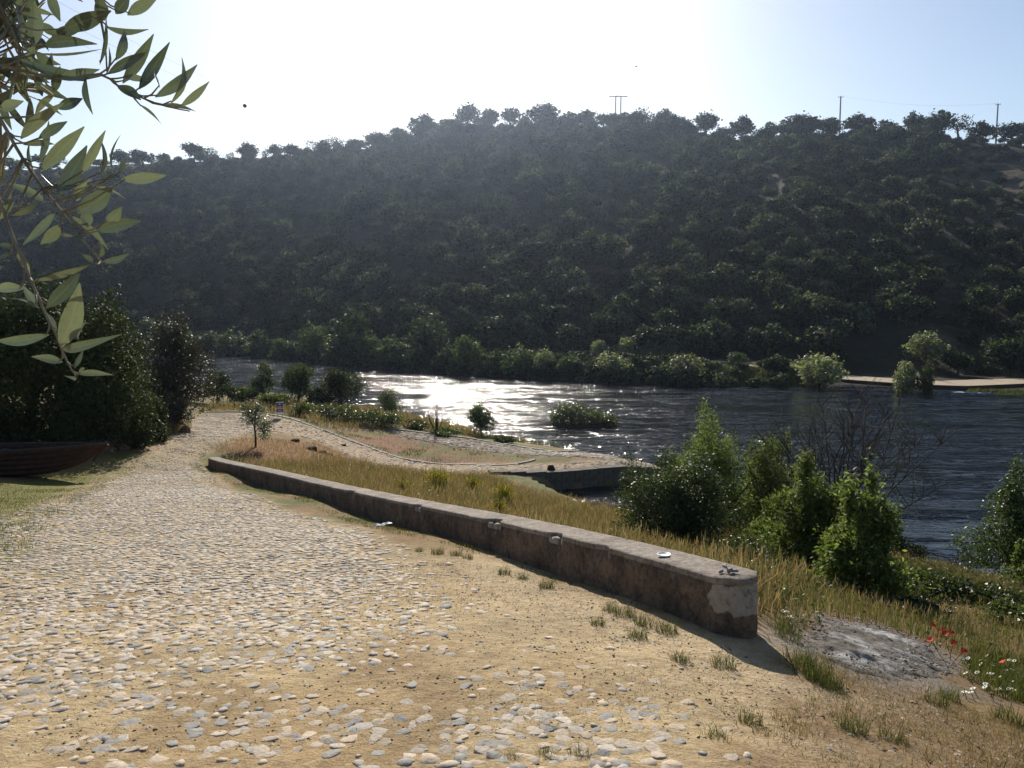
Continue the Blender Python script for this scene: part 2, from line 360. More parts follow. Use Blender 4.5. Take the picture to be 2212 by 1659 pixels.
def gpt(px, py):                                              # picture point -> place on the near bank
    r = ray(px, py); ds = np.geomspace(1.5, 130, 900); P = np.array([0, 0, EYE])[None] + r[None] * (ds / r[1])[:, None]
    h = P[:, 2] - gz(P[:, 0], P[:, 1]); k = np.argmax(h < 0)
    if not (h < 0).any(): k = len(ds) - 1
    k = max(k, 1); t = h[k - 1] / (h[k - 1] - h[k] + 1e-9); q = P[k - 1] * (1 - t) + P[k] * t; return q
def gpoly(pts): return [tuple(gpt(*p)[:2]) for p in pts]

ROAD = gpoly([(-900, 1659), (-500, 1300), (-150, 1140), (90, 1085), (230, 1020), (300, 985), (395, 937), (408, 908), (440, 893), (520, 893), (600, 903), (560, 930), (500, 952), (452, 972), (425, 995), (465, 1045), (600, 1098), (760, 1140), (900, 1188), (1010, 1250), (1130, 1340), (1300, 1400), (1480, 1440), (1580, 1510), (1640, 1590), (1600, 1659)]) + [(1.2, 1.0), (.6, -3), (-8, -3), (-9, 1)]
LROAD = gpoly([(520, 894), (600, 902), (700, 932), (800, 968), (870, 992), (960, 1003), (1100, 1000), (1200, 1003), (1330, 993), (1425, 1008), (1425, 1013), (1180, 1028), (1000, 1028), (840, 1012), (760, 988), (690, 955), (560, 930), (500, 935)])
RROAD = gpoly([(835, 927), (920, 938), (1060, 957), (1230, 978), (1330, 985), (1330, 994), (1150, 985), (1000, 968), (880, 948)])
SAND = gpoly([(1000, 1190), (1120, 1210), (1420, 1320), (1680, 1400), (1760, 1500), (1700, 1659), (1200, 1659), (900, 1400)]) + [(1.2, 1.0), (-3, 0)]
ISLE = gpoly([(452, 972), (520, 945), (690, 958), (770, 992), (850, 1015), (760, 1018), (560, 1000)])
DIRT = gpoly([(690, 930), (830, 930), (880, 948), (1000, 968), (1150, 987), (1100, 999), (960, 1002), (870, 990), (800, 966)])
LVERGE = gpoly([(-300, 1320), (-200, 1130), (0, 1040), (220, 1000), (330, 985), (250, 1040), (120, 1120), (60, 1220), (0, 1260)])
RBROWN = gpoly([(1700, 1400), (1760, 1480), (1600, 1560), (1500, 1659), (2400, 1800), (2500, 1600), (2080, 1500), (1950, 1440)])

ASHP = gpoly([(1700, 1345), (1760, 1338), (1880, 1345), (1990, 1385), (2060, 1430), (2070, 1470), (1980, 1480), (1860, 1465), (1760, 1420), (1705, 1385)])
def zone(x, y, P, soft): return sstep(-soft, soft, sdist(x, y, P) + (fbm(x * 1.7, y * 1.7, 21) - .5) * soft * 2.2)
def gcolor(x, y, z):
    c = np.empty(x.shape + (3,)); n = fbm(x * .8, y * .8, 31)[..., None]
    c[:] = np.array((.20, .13, .06)); c += (np.array((.10, .115, .03)) - c) * sstep(.45, .62, n)
    def put(P, colr, soft, k=1.0):
        nonlocal c; f = (zone(x, y, P, soft) * k)[..., None]; c += (np.array(colr) - c) * f
    put(RBROWN, (.22, .15, .085), .8); put(SAND, (.42, .325, .20), .7); put(LVERGE, (.15, .145, .035), 1.0); put(ISLE, (.235, .12, .055), .6)
    put(DIRT, (.205, .105, .05), .6)
    g = (zone(x, y, DIRT, .5) * sstep(.5, .62, fbm(x * .9, y * .9, 44)))[..., None]; c += (np.array((.11, .13, .03)) - c) * g * .8
    put(ROAD, (.40, .305, .175), .4); fm = (zone(x, y, ROAD, .4) * sstep(7, 11, y))[..., None] * .7; c += (np.array((.31, .235, .135)) - c) * fm
    st = (sstep(.54, .66, fbm(x * .55, y * .55, 66)) * sstep(2, 4, y) * sstep(24, 14, y) * sstep(-14, -8, x))[..., None] * .45; c += (np.array((.25, .16, .075)) - c) * st; put(LROAD, (.36, .265, .17), .3); put(RROAD, (.21, .165, .125), .3); put(ASHP, (.20, .18, .16), .5)
    wet = sstep(.35, .0, z)[..., None]; c += (np.array((.05, .045, .035)) - c) * wet
    return np.concatenate([c, np.ones(x.shape + (1,))], -1)
def polar_grid(cx, cy, a0, a1, na, r0, r1, nr):
    A = np.linspace(R(a0), R(a1), na); Rr = np.geomspace(r0, r1, nr); a, r = np.meshgrid(A, Rr, indexing='ij')
    x = cx + np.sin(a) * r; y = cy + np.cos(a) * r
    i = np.arange(na - 1)[:, None] * nr + np.arange(nr - 1)[None]; q = np.stack([i, i + 1, i + nr + 1, i + nr], -1).reshape(-1, 4)
    return x, y, q
x, y, q = polar_grid(0, -2.5, -95, 95, 380, 1.2, 160, 270)
z = gz(x, y)
ground = link("ground", mesh_np("ground", np.stack([x, y, z], -1).reshape(-1, 3), q, smooth=True, mats=(M['ground'],), attrs={"gcol": ('FLOAT_COLOR', gcolor(x, y, z).reshape(-1, 4))}))
tag(ground, kind="structure")
def road_sheet(name, P, na, nr, lift=.022, green=None):
    xs = [p[0] for p in P]; ys = [p[1] for p in P]
    x, y, q = polar_grid(0, -2.5, -72, 40, na, 2.0, 80, nr); X = x.ravel(); Y = y.ravel()
    s = sdist(X, Y, P) + (fbm(X * 1.3, Y * 1.3, 5) - .5) * .55
    keep = s > -.25; kq = keep[q].all(1); q = q[kq]; used = np.unique(q); mp = np.full(len(X), -1); mp[used] = np.arange(len(used))
    X, Y, s = X[used], Y[used], s[used]; Z = gz(X, Y) - .05 + (.05 + lift) * sstep(-.25, .12, s)
    gc = gcolor(X, Y, Z)
    if green:
        f = (zone(X, Y, green, 1.3) * sstep(.30, .62, fbm(X * 1.1, Y * 1.1, 61)))[..., None] * .85; gc[:, :3] += (np.array((.15, .14, .035)) - gc[:, :3]) * f
    return tag(link(name, mesh_np(name, np.stack([X, Y, Z], -1), mp[q], smooth=True, mats=(M['road'],), attrs={"gcol": ('FLOAT_COLOR', gc)})), kind="structure")
cobbled_road = road_sheet("cobbled_road", ROAD, 300, 260, green=LVERGE)
lower_road = road_sheet("lower_road", LROAD, 260, 240)
ramp_road = road_sheet("ramp_road", RROAD, 260, 240)

# ------------------------------------------------------------------ river and bed
riv = MB().add([(-600, -50, 0), (500, -50, 0), (500, 420, 0), (-600, 420, 0)], [(0, 1, 2, 3)]).build("river", M['water']); tag(riv, kind="structure")
bed = MB().add([(-1000, -120, -3), (1000, -120, -3), (1000, 800, -3), (-1000, 800, -3)], [(0, 1, 2, 3)]).build("riverbed", M['soil']); tag(bed, kind="structure")

# ------------------------------------------------------------------ far hill
SH = [(-900, 730), (-300, 738), (100, 748), (300, 756), (460, 764), (600, 776), (800, 797), (1000, 810), (1200, 820), (1300, 827), (1500, 833), (1700, 835), (1830, 838), (2000, 850), (2212, 853), (2600, 870), (3100, 895)]
RG = [(-900, 372, 340), (-300, 372, 345), (0, 370, 340), (270, 356, 330), (440, 348, 318), (560, 344, 308), (740, 328, 290), (850, 312, 276), (920, 294, 270), (1010, 276, 264), (1165, 272, 260), (1330, 272, 260), (1450, 280, 258),
      (1590, 301, 256), (1700, 290, 258), (1830, 285, 262), (2000, 287, 266), (2160, 302, 268), (2212, 308, 270), (2600, 325, 285), (3100, 340, 310)]
def shore_d(px): return np.interp(px, [s[0] for s in SH], [at_z(s[0], s[1], 0)[1] for s in SH])
RG = [(a, b, c * 1.3) for a, b, c in RG]
def ridge_d(px): return np.interp(px, [r[0] for r in RG], [r[2] for r in RG])
def ridge_z(px): return np.interp(px, [r[0] for r in RG], [at_d(r[0], r[1], r[2])[2] for r in RG])
def hill_z(x, y):
    x = np.asarray(x, float); y = np.asarray(y, float)
    px = 1106 + F * math.cos(PITCH) * x / y * 1.0
    for _ in range(2): pass
    ds, dr, zr = shore_d(px), ridge_d(px), ridge_z(px); s = y - ds
    bank = -.8 + (2.6 - 1.75 * sstep(1740, 1830, px)) * sstep(-3, 6, s) + .3 * sstep(6, 16, s)
    u = np.clip((s - 22) / (dr - ds - 22), 0, 1.0)
    prof = 1 - (1 - u) ** 1.06
    g = (fbm(px / 130., y / 160., 71, 3) - .5) * 9 * np.sin(np.pi * np.clip(u, 0, 1)) + (fbm(x / 7., y / 7., 72, 3) - .5) * 2.2 * sstep(.02, .1, u)
    z = bank + (zr - 2.1) * prof + g
    over = np.clip(y - dr, 0, None); return z - over * .10 - (over / 60) ** 2
PXS = np.linspace(-900, 3100, 330); T = np.r_[np.linspace(-12, 24, 20), np.linspace(26, 300, 124), np.linspace(310, 460, 18)]
a, b_ = np.meshgrid(PXS, T, indexing='ij'); yy = shore_d(a) + b_; xx = (a - 1106) / (F * math.cos(PITCH)) * yy
zz = hill_z(xx, yy); nr = len(T); i = np.arange(len(PXS) - 1)[:, None] * nr + np.arange(nr - 1)[None]; q = np.stack([i, i + nr, i + nr + 1, i + 1], -1).reshape(-1, 4)
hill = tag(link("hillside", mesh_np("hillside", np.stack([xx, yy, zz], -1).reshape(-1, 3), q, smooth=True, mats=(M['hill'],))), kind="structure")
def hx(px, d): return (px - 1106) / (F * math.cos(PITCH)) * d
def hpt(px, py):                                              # picture point -> place on the far hill
    r = ray(px, py); ds = np.linspace(85, 500, 1600); P = np.array([0, 0, EYE])[None] + r[None] * (ds / r[1])[:, None]
    h = P[:, 2] - hill_z(P[:, 0], P[:, 1]); k = int(np.argmax(h < 0)) if (h < 0).any() else len(ds) - 1; return P[k]

def strip(name, pts, width, mat, lift, zf, thick=.0):
    V = []; Fs = []; pts = [np.array(p[:2]) for p in pts]; res = []
    for a, b in zip(pts[:-1], pts[1:]):
        n = max(2, int(np.linalg.norm(b - a) / 1.0))
        for k in range(n): res.append(a + (b - a) * k / n)
    res.append(pts[-1])
    for k, p in enumerate(res):
        t = res[min(k + 1, len(res) - 1)] - res[max(k - 1, 0)]; t = t / np.linalg.norm(t); nrm = np.array([-t[1], t[0]])
        zc = float(zf(*p)) + lift
        for s, dz in ((-1, -1.2), (-1, 0), (1, 0), (1, -1.2)):
            e = p + nrm * s * width * .5; V.append((e[0], e[1], zc + dz))
    for k in range(len(res) - 1):
        for j in range(3): Fs.append((4 * k + j, 4 * k + 4 + j, 4 * k + 5 + j, 4 * k + 1 + j))
    me = mesh_np(name, V, Fs, mats=(mat, M['soil']))  # side faces take the dark material: their shade is put into the colour
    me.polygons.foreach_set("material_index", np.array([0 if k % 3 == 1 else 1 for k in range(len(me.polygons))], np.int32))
    return tag(link(name, me), kind="structure")
fp = [at_z(*p, 2.2) for p in ((560, 738), (640, 742), (720, 748), (820, 755), (1000, 764), (1250, 771), (1490, 776), (1600, 784), (1700, 799), (1750, 805))]
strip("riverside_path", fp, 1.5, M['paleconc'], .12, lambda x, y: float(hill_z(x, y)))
rp = [at_z(1825, 819, .5), at_z(1920, 826, .5), at_z(2020, 833, .5), at_z(2100, 836, .5), at_z(2212, 831, .5), at_z(2500, 826, .5)]
rp = [np.array(p) + np.array([0, 4.5, 0]) for p in rp]
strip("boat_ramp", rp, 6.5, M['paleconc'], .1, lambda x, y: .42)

# ------------------------------------------------------------------ leaves, crowns, trunks
def unit(v): return v / (np.linalg.norm(v, axis=-1, keepdims=True) + 1e-9)
def leaf_quads(P, Nn, A, L, Wd, fold=.15):
    A = unit(A - (A * Nn).sum(-1, keepdims=True) * Nn); B = np.cross(Nn, A); L = L[:, None]; Wd = Wd[:, None]
    V = np.stack([P - A * L * .5, P + B * Wd * .5 + Nn * Wd * fold, P + A * L * .5, P - B * Wd * .5 + Nn * Wd * fold], 1).reshape(-1, 3)
    return V, np.arange(len(P) * 4).reshape(-1, 4)
def crown_mesh(name, lobes, n, size, aspect, mat, r, droop=0.0, shell=.30, outward=.5, up=0.0, zmin=None, lump=.28):
    lobes = np.array(lobes, float); vol = (lobes[:, 3] * lobes[:, 4] * lobes[:, 5]) ** (2 / 3); k = r.choice(len(lobes), n, p=vol / vol.sum())
    d = unit(r.normal(size=(n, 3))); rad = 1 - np.abs(r.normal(size=n)) * shell
    lm = 1 + lump * (2 * vnoise(np.arctan2(d[:, 1], d[:, 0]) * 2.2 + k * 7, d[:, 2] * 3.3 + k * 3, 5) - 1) + lump * .6 * (2 * vnoise(np.arctan2(d[:, 1], d[:, 0]) * 6 + k * 7, d[:, 2] * 8 + k * 3, 6) - 1)
    P = lobes[k, :3] + d * lobes[k, 3:6] * np.clip(rad, .05, 1)[:, None] * lm[:, None]
    if zmin is not None: P[:, 2] = np.maximum(P[:, 2], zmin + r.random(n) * size)
    Nn = unit(d * outward + r.normal(size=(n, 3)) * .7 + np.array([0, 0, up])); A = unit(r.normal(size=(n, 3)) + np.array([0, 0, -droop]) + d * .6)
    s = size * (.55 + .9 * r.random(n)); V, Q = leaf_quads(P, Nn, A, s, s * aspect)
    return mesh_np(name, V, Q, mats=(mat,))
def lobes_round(w, h, z0, k, r, flat=.8):
    """k lobes making an uneven crown of width w between z0 and z0 + h"""
    out = []
    for i in range(k):
        a = r.random() * 6.283; zz = r.random(); f = math.sqrt(r.random()) * (.80 - .38 * zz ** 2)
        rr = w * .5 * (.26 + .26 * r.random()) * (1.2 - .45 * zz)
        out.append((math.cos(a) * f * w * .5, math.sin(a) * f * w * .5, z0 + h * (.22 + .6 * zz), rr, rr, rr * flat * (.7 + .5 * r.random())))
    out.append((0, 0, z0 + h * .45, w * .30, w * .30, h * .42)); o = np.array(out)
    lo = (o[:, :3] - o[:, 3:]).min(0); hi = (o[:, :3] + o[:, 3:]).max(0); tgt_lo = np.array([-w / 2, -w / 2, z0]); k3 = np.array([w, w, h]) / (hi - lo)
    o[:, :3] = tgt_lo + (o[:, :3] - lo) * k3; o[:, 3:] *= k3; return [tuple(q) for q in o]
def trunk_mesh(name, h, rad, mat, r, spread=1.0, nb=5, lean=.15, n=7, twigs=0):
    m = MB(); top = Vector(((r.random() - .5) * lean * 2 * h, (r.random() - .5) * lean * 2 * h, h * .62))
    m.tube([(0, 0, -.25), Vector((0, 0, h * .15)) + top * .08, top * .6, top], [rad * 1.35, rad, rad * .8, rad * .55], n)
    for k in range(nb):
        a = 6.283 * (k + r.random() * .7) / nb; s = top * (.45 + .5 * r.random()); L = spread * (.6 + .5 * r.random())
        e = s + Vector((math.cos(a) * L, math.sin(a) * L, h * (.22 + .25 * r.random()))); mid = (s + e) * .5 + Vector((r.normal() * .08 * L, r.normal() * .08 * L, -.05 * h))
        m.tube([s, mid, e], [rad * .5, rad * .32, rad * .12], 5)
        for j in range(twigs):
            a2 = a + (r.random() - .5) * 2; s2 = mid.lerp(e, r.random()); e2 = s2 + Vector((math.cos(a2), math.sin(a2), .3 + r.random())) * L * .45
            m.tube([s2, (s2 + e2) * .5 + Vector((0, 0, .04 * L)), e2], [rad * .2, rad * .12, rad * .05], 4)
    return m.mesh(name, mat, True)
def tree(name, loc, crown, trunk, label, cat, group=None, s=1.0, rz=0.0, sz=None):
    e = link(name, None, None, tuple(loc), (0, 0, rz), (s, s, sz or s)); tag(e, label, cat, group)
    if trunk is not None: link("trunk", trunk, e)
    link("crown", crown, e); return e

# far trees: shared crown and trunk shapes, 1 unit = 1 m, about 6 m wide
rv = np.random.default_rng(11)
OAK = [crown_mesh("oak_crown", lobes_round(6, 3.9, 1.3, 11, rv, .7), 1300, .52, .75, M['oak'], rv, shell=.16, lump=.5, up=.35) for _ in range(5)]
OAKB = [crown_mesh("oak_crown", lobes_round(6, 3.9, 1.3, 11, rv, .7), 1300, .52, .75, M['scrub'], rv, shell=.16, lump=.5, up=.35) for _ in range(3)]
OAKSP = [crown_mesh("sparse_oak_crown", lobes_round(6, 3.6, 1.6, 9, rv, .6), 430, .40, .7, M['oak'], rv, shell=.2, lump=.5) for _ in range(2)]
OAKT = [trunk_mesh("oak_trunk", 4.2, .26, M['bark'], rv, 2.0, 6, .1, 6, 1) for _ in range(4)]
BUSH = [crown_mesh("bush_crown", lobes_round(4, 2.6, -.1, 7, rv, .8), 700, .46, .75, M['scrub'] if k % 2 else M['oak'], rv, shell=.18, lump=.45, up=.35) for k in range(6)]
WIL = [crown_mesh("willow_crown", lobes_round(5, 4.6, .2, 10, rv, .95), 2000, .42, .5, M['willow'], rv, .4, shell=.12, lump=.5, up=.3) for _ in range(4)]
SILV = [crown_mesh("silver_crown", lobes_round(5, 4.2, .4, 10, rv, .95), 2000, .40, .5, M['silver'], rv, .4, shell=.12, lump=.45, up=.3) for _ in range(3)]
WILT = [trunk_mesh("willow_trunk", 3.6, .15, M['bark'], rv, 1.5, 5, .12, 6, 0) for _ in range(3)]
DEADT = [trunk_mesh("bare_tree_limbs", 5.0, .16, M['dead'], rv, 1.9, 8, .15, 5, 4) for _ in range(2)]

RIDGE = [  # column, top row, width, kind, label
 (285, 326, 42, 0, "flat-topped oak on the skyline nearest the hanging olive branch"), (330, 324, 52, 0, "broad flat oak on the skyline left of the gap in the ridge trees"), (374, 332, 30, 0, "low oak at the left edge of the skyline gap"),
 (437, 312, 56, 0, "dense round oak pair-crown on the skyline right of the gap"), (478, 318, 30, 2, "thin see-through oak beside the dense round skyline oak"), (512, 328, 26, 2, "leafless stubby tree on the bare left skyline"), (556, 309, 40, 0, "small dark oak standing on bare skyline of the left ridge"),
 (590, 320, 30, 2, "sparse crooked tree right of the small dark skyline oak"), (640, 318, 50, 0, "low rounded oak midway up the left skyline"), (690, 304, 40, 2, "sparse oak just left of the small open-crowned skyline oak"), (738, 295, 48, 2, "open-crowned oak with sky showing through on rising skyline"),
 (785, 300, 46, 0, "low oak where the skyline starts to climb"), (830, 286, 60, 1, "pale rounded oak on the climbing skyline"), (868, 278, 44, 0, "dark oak left of the tall solitary skyline oak"), (918, 250, 58, 0, "tall dense oak standing out on the climbing skyline"), (962, 258, 40, 1, "small pale oak in the notch between two tall skyline oaks"),
 (1012, 226, 52, 0, "tallest round oak on the skyline under the bright sky"), (1060, 235, 42, 0, "oak right of the tallest round skyline oak"), (1103, 236, 50, 0, "middle oak of three close skyline oaks under the bright sky"), (1164, 227, 72, 0, "wide spreading oak on the skyline left of the double pole"),
 (1215, 255, 44, 1, "low pale oak right of the wide spreading skyline oak"), (1255, 238, 56, 0, "rounded oak on the skyline one crown left of the double pole"), (1298, 246, 40, 0, "oak touching the left post of the double pole"), (1345, 246, 40, 1, "pale oak touching the right post of the double pole"), (1374, 234, 46, 2, "twisted open oak just right of the double pole"),
 (1420, 240, 56, 0, "dense oak second right of the double pole"), (1462, 252, 46, 0, "sloping oak at the right shoulder of the central ridge"), (1512, 244, 56, 0, "round oak on the dip right of the central ridge"), (1550, 275, 40, 1, "small pale oak in the skyline dip"), (1588, 255, 54, 0, "lollipop-shaped oak with bare stem in the skyline dip"), (1633, 280, 42, 0, "low oak right of the lollipop-shaped oak"),
 (1672, 268, 40, 1, "pale oak left of the big oak below the left single pole"), (1708, 248, 72, 0, "big dense oak left of the left single pole"), (1765, 258, 56, 0, "oak at the foot of the left single pole"), (1832, 246, 66, 0, "dense oak right of the left single pole"), (1890, 262, 44, 1, "low pale oak midway between the two single poles"), (1948, 246, 44, 0, "small peaked oak midway between the two single poles"),
 (1998, 243, 64, 0, "tall dense oak left of the see-through oak"), (2042, 250, 56, 2, "see-through gnarled oak left of the right single pole"), (2090, 266, 52, 0, "oak at the foot of the right single pole"), (2155, 268, 72, 0, "broad domed oak right of the right single pole"), (2204, 282, 50, 1, "pale oak at the right end of the skyline"),
 (240, 345, 46, 0, "oak on the skyline half hidden by olive leaves"), (130, 335, 60, 0, "oak behind the olive leaves at the far left skyline"), (50, 340, 60, 1, "pale oak behind the thick of the olive branch")]
rr = np.random.default_rng(21)
for j, (px, ty, wd, kd, lab) in enumerate(RIDGE):
    d = float(ridge_d(px)) - 2 - rr.random() * 4; xx_ = hx(px, d); zb = float(hill_z(xx_, d)); W_ = wd / F * d; H_ = max(3.0, at_d(px, ty, d)[2] - zb)
    s = W_ / 5.6; cm = (OAK, OAKB, OAKSP)[kd][j % (5, 3, 2)[kd]]
    tree("oak_tree", (xx_, d, zb - .1), cm, OAKT[j % 4], lab, "tree", "oaks along the skyline", s, rr.random() * 6.28, H_ / 5.0)

# hillside plants: places
LONE = hpt(1998, 782)
HP = []; rh = np.random.default_rng(5)
while len(HP) < 7200:
    px = rh.uniform(-500, 2750); u = rh.random(); ds, dr = float(shore_d(px)), float(ridge_d(px)); d = ds + 21 + u * (dr - ds - 24); xx_ = hx(px, d)
    dens = .92 - .30 * float(sstep(1500, 2200, px)) - .25 * float(sstep(.08, .0, u)) - .3 * float(sstep(700, 350, px)) * float(sstep(.75, .9, u))
    dens -= .55 * float(sstep(.55, .68, fbm(xx_ / 22., d / 22., 91))) * float(sstep(.15, .35, u))
    if math.hypot(xx_ - LONE[0], d - LONE[1] - 5) < 10: continue
    if rh.random() > dens: continue
    big = rh.random() < .36; HP.append((xx_, d, u, (.42 + .75 * rh.random() ** 1.6) * (1.0 if big else .85) * (1 + .2 * u), rh.random() * 6.28, big, px))
COLS = [(250, "behind the olive branch"), (480, "below the skyline gap"), (700, "below the bare left skyline"), (880, "below the open-crowned skyline oak"), (1000, "below the tall dense skyline oak"), (1110, "below the tallest skyline oak"), (1230, "below the wide spreading skyline oak"), (1400, "below the double pole"), (1550, "below the central ridge's right shoulder"), (1680, "below the skyline dip"), (1850, "below the left single pole"), (2050, "between the two single poles"), (9999, "below the right single pole")]
def zone_label(px, u, big, sc, pale):
    a = next(n for lim, n in COLS if px < lim); b = ("at the hill's foot", "on the lower slope", "halfway up the slope", "on the upper slope", "just under the skyline")[min(4, int(u * 5))]
    return ("big " if sc > .95 else "small ") + ("pale " if pale else "dark ") + ("oak " if big else "shrub ") + b + " " + a
vis = [p for p in HP if -40 < p[6] < 2250]; order = sorted(vis, key=lambda p: -(p[3] * (1.5 if p[5] else 1) / p[1]))
near_ids = set(id(p) for p in order[:270]); stuff = [p for p in HP if id(p) not in near_ids]
ORD = ("first", "second", "third", "fourth", "fifth", "sixth", "seventh", "eighth", "ninth", "tenth", "eleventh", "twelfth", "thirteenth", "fourteenth", "fifteenth", "sixteenth")
cells = {}
for j, p in enumerate(order[:270]):
    lb_ = zone_label(p[6], p[2], p[5], p[3], (j % 8 >= 5) if p[5] else (j % 6) % 2 == 1); cells.setdefault(lb_, []).append((p[6], j))
lab_of = {}
for lb_, mem in cells.items():
    mem.sort()
    for k, (px, j) in enumerate(mem): lab_of[j] = lb_ if len(mem) == 1 else lb_ + ((", left one", ", right one") if len(mem) == 2 else (", left one", ", middle one", ", right one") if len(mem) == 3 else [", %s from left" % w_ for w_ in ORD[:len(mem)]])[k]
for j, p in enumerate(order[:270]):
    zb = float(hill_z(p[0], p[1]))
    if p[5]: tree("oak_tree", (p[0], p[1], zb - .15), (OAK + OAKB)[j % 8], OAKT[j % 4], lab_of[j], "tree", "oaks on the far hillside", p[3], p[4])
    else:
        e = link("shrub", BUSH[j % 6], None, (p[0], p[1], zb - .15), (0, 0, p[4]), (p[3],) * 3); tag(e, lab_of[j], "shrub", "shrubs on the far hillside")
def gn_scatter(name, pts, scl, rot, idx, meshes_obj, label, cat):
    me = mesh_np(name, pts, [], attrs={"scl": ('FLOAT', np.asarray(scl, np.float32)), "rz": ('FLOAT_VECTOR', np.stack([np.zeros(len(rot)), np.zeros(len(rot)), rot], -1)), "idx": ('INT', np.asarray(idx, np.int32))})
    o = link(name, me); tag(o, label, cat, None, "stuff")
    g = bpy.data.node_groups.new(name, 'GeometryNodeTree'); g.interface.new_socket("Geometry", in_out='INPUT', socket_type='NodeSocketGeometry'); g.interface.new_socket("Geometry", in_out='OUTPUT', socket_type='NodeSocketGeometry')
    gi = g.nodes.new("NodeGroupInput"); go = g.nodes.new("NodeGroupOutput"); jn = g.nodes.new("GeometryNodeJoinGeometry")
    def at(nm, ty): n = g.nodes.new("GeometryNodeInputNamedAttribute"); n.data_type = ty; n.inputs[0].default_value = nm; return n.outputs[0]
    S, Rz, I = at("scl", 'FLOAT'), at("rz", 'FLOAT_VECTOR'), at("idx", 'INT')
    for k, ob in enumerate(meshes_obj):
        oi = g.nodes.new("GeometryNodeObjectInfo"); oi.inputs["Object"].default_value = ob; oi.transform_space = 'ORIGINAL'
        cmpn = g.nodes.new("FunctionNodeCompare"); cmpn.data_type = 'INT'; cmpn.operation = 'EQUAL'; g.links.new(I, cmpn.inputs[2]); cmpn.inputs[3].default_value = k
        ip = g.nodes.new("GeometryNodeInstanceOnPoints"); g.links.new(gi.outputs[0], ip.inputs["Points"]); g.links.new(cmpn.outputs[0], ip.inputs["Selection"]); g.links.new(oi.outputs["Geometry"], ip.inputs["Instance"])
        g.links.new(Rz, ip.inputs["Rotation"]); g.links.new(S, ip.inputs["Scale"]); g.links.new(ip.outputs[0], jn.inputs[0])
    g.links.new(jn.outputs[0], go.inputs[0]); md = o.modifiers.new("scatter", 'NODES'); md.node_group = g; return o
uniq = {}
for o in list(col.objects):
    if o.type == 'MESH' and o.data in OAK + OAKB + BUSH and o.data not in uniq: uniq[o.data] = o
src = [uniq[m] for m in OAK + OAKB + BUSH if m in uniq]; no = sum(1 for m in OAK + OAKB if m in uniq)
SP = np.array([(p[0], p[1], 0) for p in stuff]); SP[:, 2] = hill_z(SP[:, 0], SP[:, 1]) - .15
gn_scatter("hillside_scrub", SP, [p[3] for p in stuff], np.array([p[4] for p in stuff]), [(j % no) if p[5] else no + j % (len(src) - no) for j, p in enumerate(stuff)], src, "dense mass of oaks and scrub covering the far hill", "scrub")

# far bank trees along the water: column, top row, base row, width, kind (0 willow, 1 silver), label
BANK = [(322, 676, 742, 62, 0, "willow on the far bank just right of the dark evergreen"), (385, 684, 752, 62, 0, "second bank willow right of the dark evergreen"), (442, 706, 760, 66, 0, "low willow on the far bank above the brownish oak"), (505, 706, 764, 66, 0, "rounded willow left of the dark bank willow"), (562, 700, 768, 58, 0, "dark bushy willow at the upstream end of the visible water"),
 (612, 722, 772, 46, 0, "small willow beside the far-left path glimpse"), (645, 700, 748, 36, 1, "pale young tree above the far-left path glimpse"), (682, 684, 770, 68, 0, "wide willow left of the tallest bank willow"), (760, 645, 778, 92, 0, "tallest willow on the far bank with wide crown"), (800, 715, 782, 56, 0, "low willow under the tallest bank willow"), (850, 712, 786, 78, 0, "bright green willow between the two tall bank willows"),
 (925, 660, 782, 86, 0, "tall willow on the bank right of the bright green willow"), (965, 735, 800, 56, 0, "low dark willow at the water left of centre"), (1012, 710, 804, 72, 0, "tall narrow willow at the water at picture centre"), (1062, 742, 806, 52, 0, "bright willow right of the tall narrow willow"), (1118, 735, 812, 76, 0, "dark wide willow overhanging the glittering water"), (1175, 740, 812, 44, 1, "pale round-topped willow right of the dark wide willow"),
 (1230, 758, 816, 56, 0, "low willow in the middle of the far shore"), (1295, 728, 768, 34, 1, "small pale poplar left of the pale poplar row"), (1320, 756, 826, 78, 1, "silvery willow leaning over the water below the poplar row"), (1352, 722, 772, 50, 1, "first poplar of the pale row above the path"), (1400, 720, 774, 56, 1, "middle poplar of the pale row above the path"), (1442, 722, 772, 48, 1, "last tall poplar of the pale row above the path"),
 (1478, 732, 772, 42, 0, "small green tree right of the pale poplar row"), (1474, 756, 830, 92, 1, "big silvery willow bush standing at the water's edge"), (1592, 758, 806, 44, 0, "small willow beside the light riverside path"), (1770, 757, 826, 104, 1, "dome-shaped silvery willow left of the boat ramp"), (1958, 770, 828, 60, 1, "silvery willow in front of the boat ramp"), (2000, 778, 830, 44, 0, "green tree beside the silvery willow at the boat ramp"), (1998, 710, 782, 78, 1, "lone silvery round tree on the slope above the boat ramp"),
 (1540, 775, 812, 40, 0, "low willow shrub between the silvery willow and the path"), (890, 745, 792, 48, 0, "low willow below the tall willow at the water"), (720, 735, 776, 46, 0, "low shrub-like willow left of the tallest willow's foot")]
rb = np.random.default_rng(33)
for j, (px, ty, by, wd, kd, lab) in enumerate(BANK):
    if lab.startswith("lone"): p = hpt(px, by)
    else: d0 = float(shore_d(px)); p = at_z(px, by, 1.0); d = max(p[1], d0 + 1.0); d = min(d, d0 + 20); p = np.array([hx(px, d), d, 0.])
    p[2] = float(hill_z(p[0], p[1])); H_ = max(2.0, at_d(px, ty, p[1])[2] - p[2]) * (.86 if px < 1250 else 1); W_ = wd / F * p[1]
    tree("willow_tree" if kd == 0 or wd > 60 else "poplar_tree", (p[0], p[1], p[2] - .2), (WIL, SILV)[kd][j % (4, 3)[kd]], WILT[j % 3], lab, "tree", "trees along the far bank", W_ / 4.7, rb.random() * 6.28, H_ / 4.9)
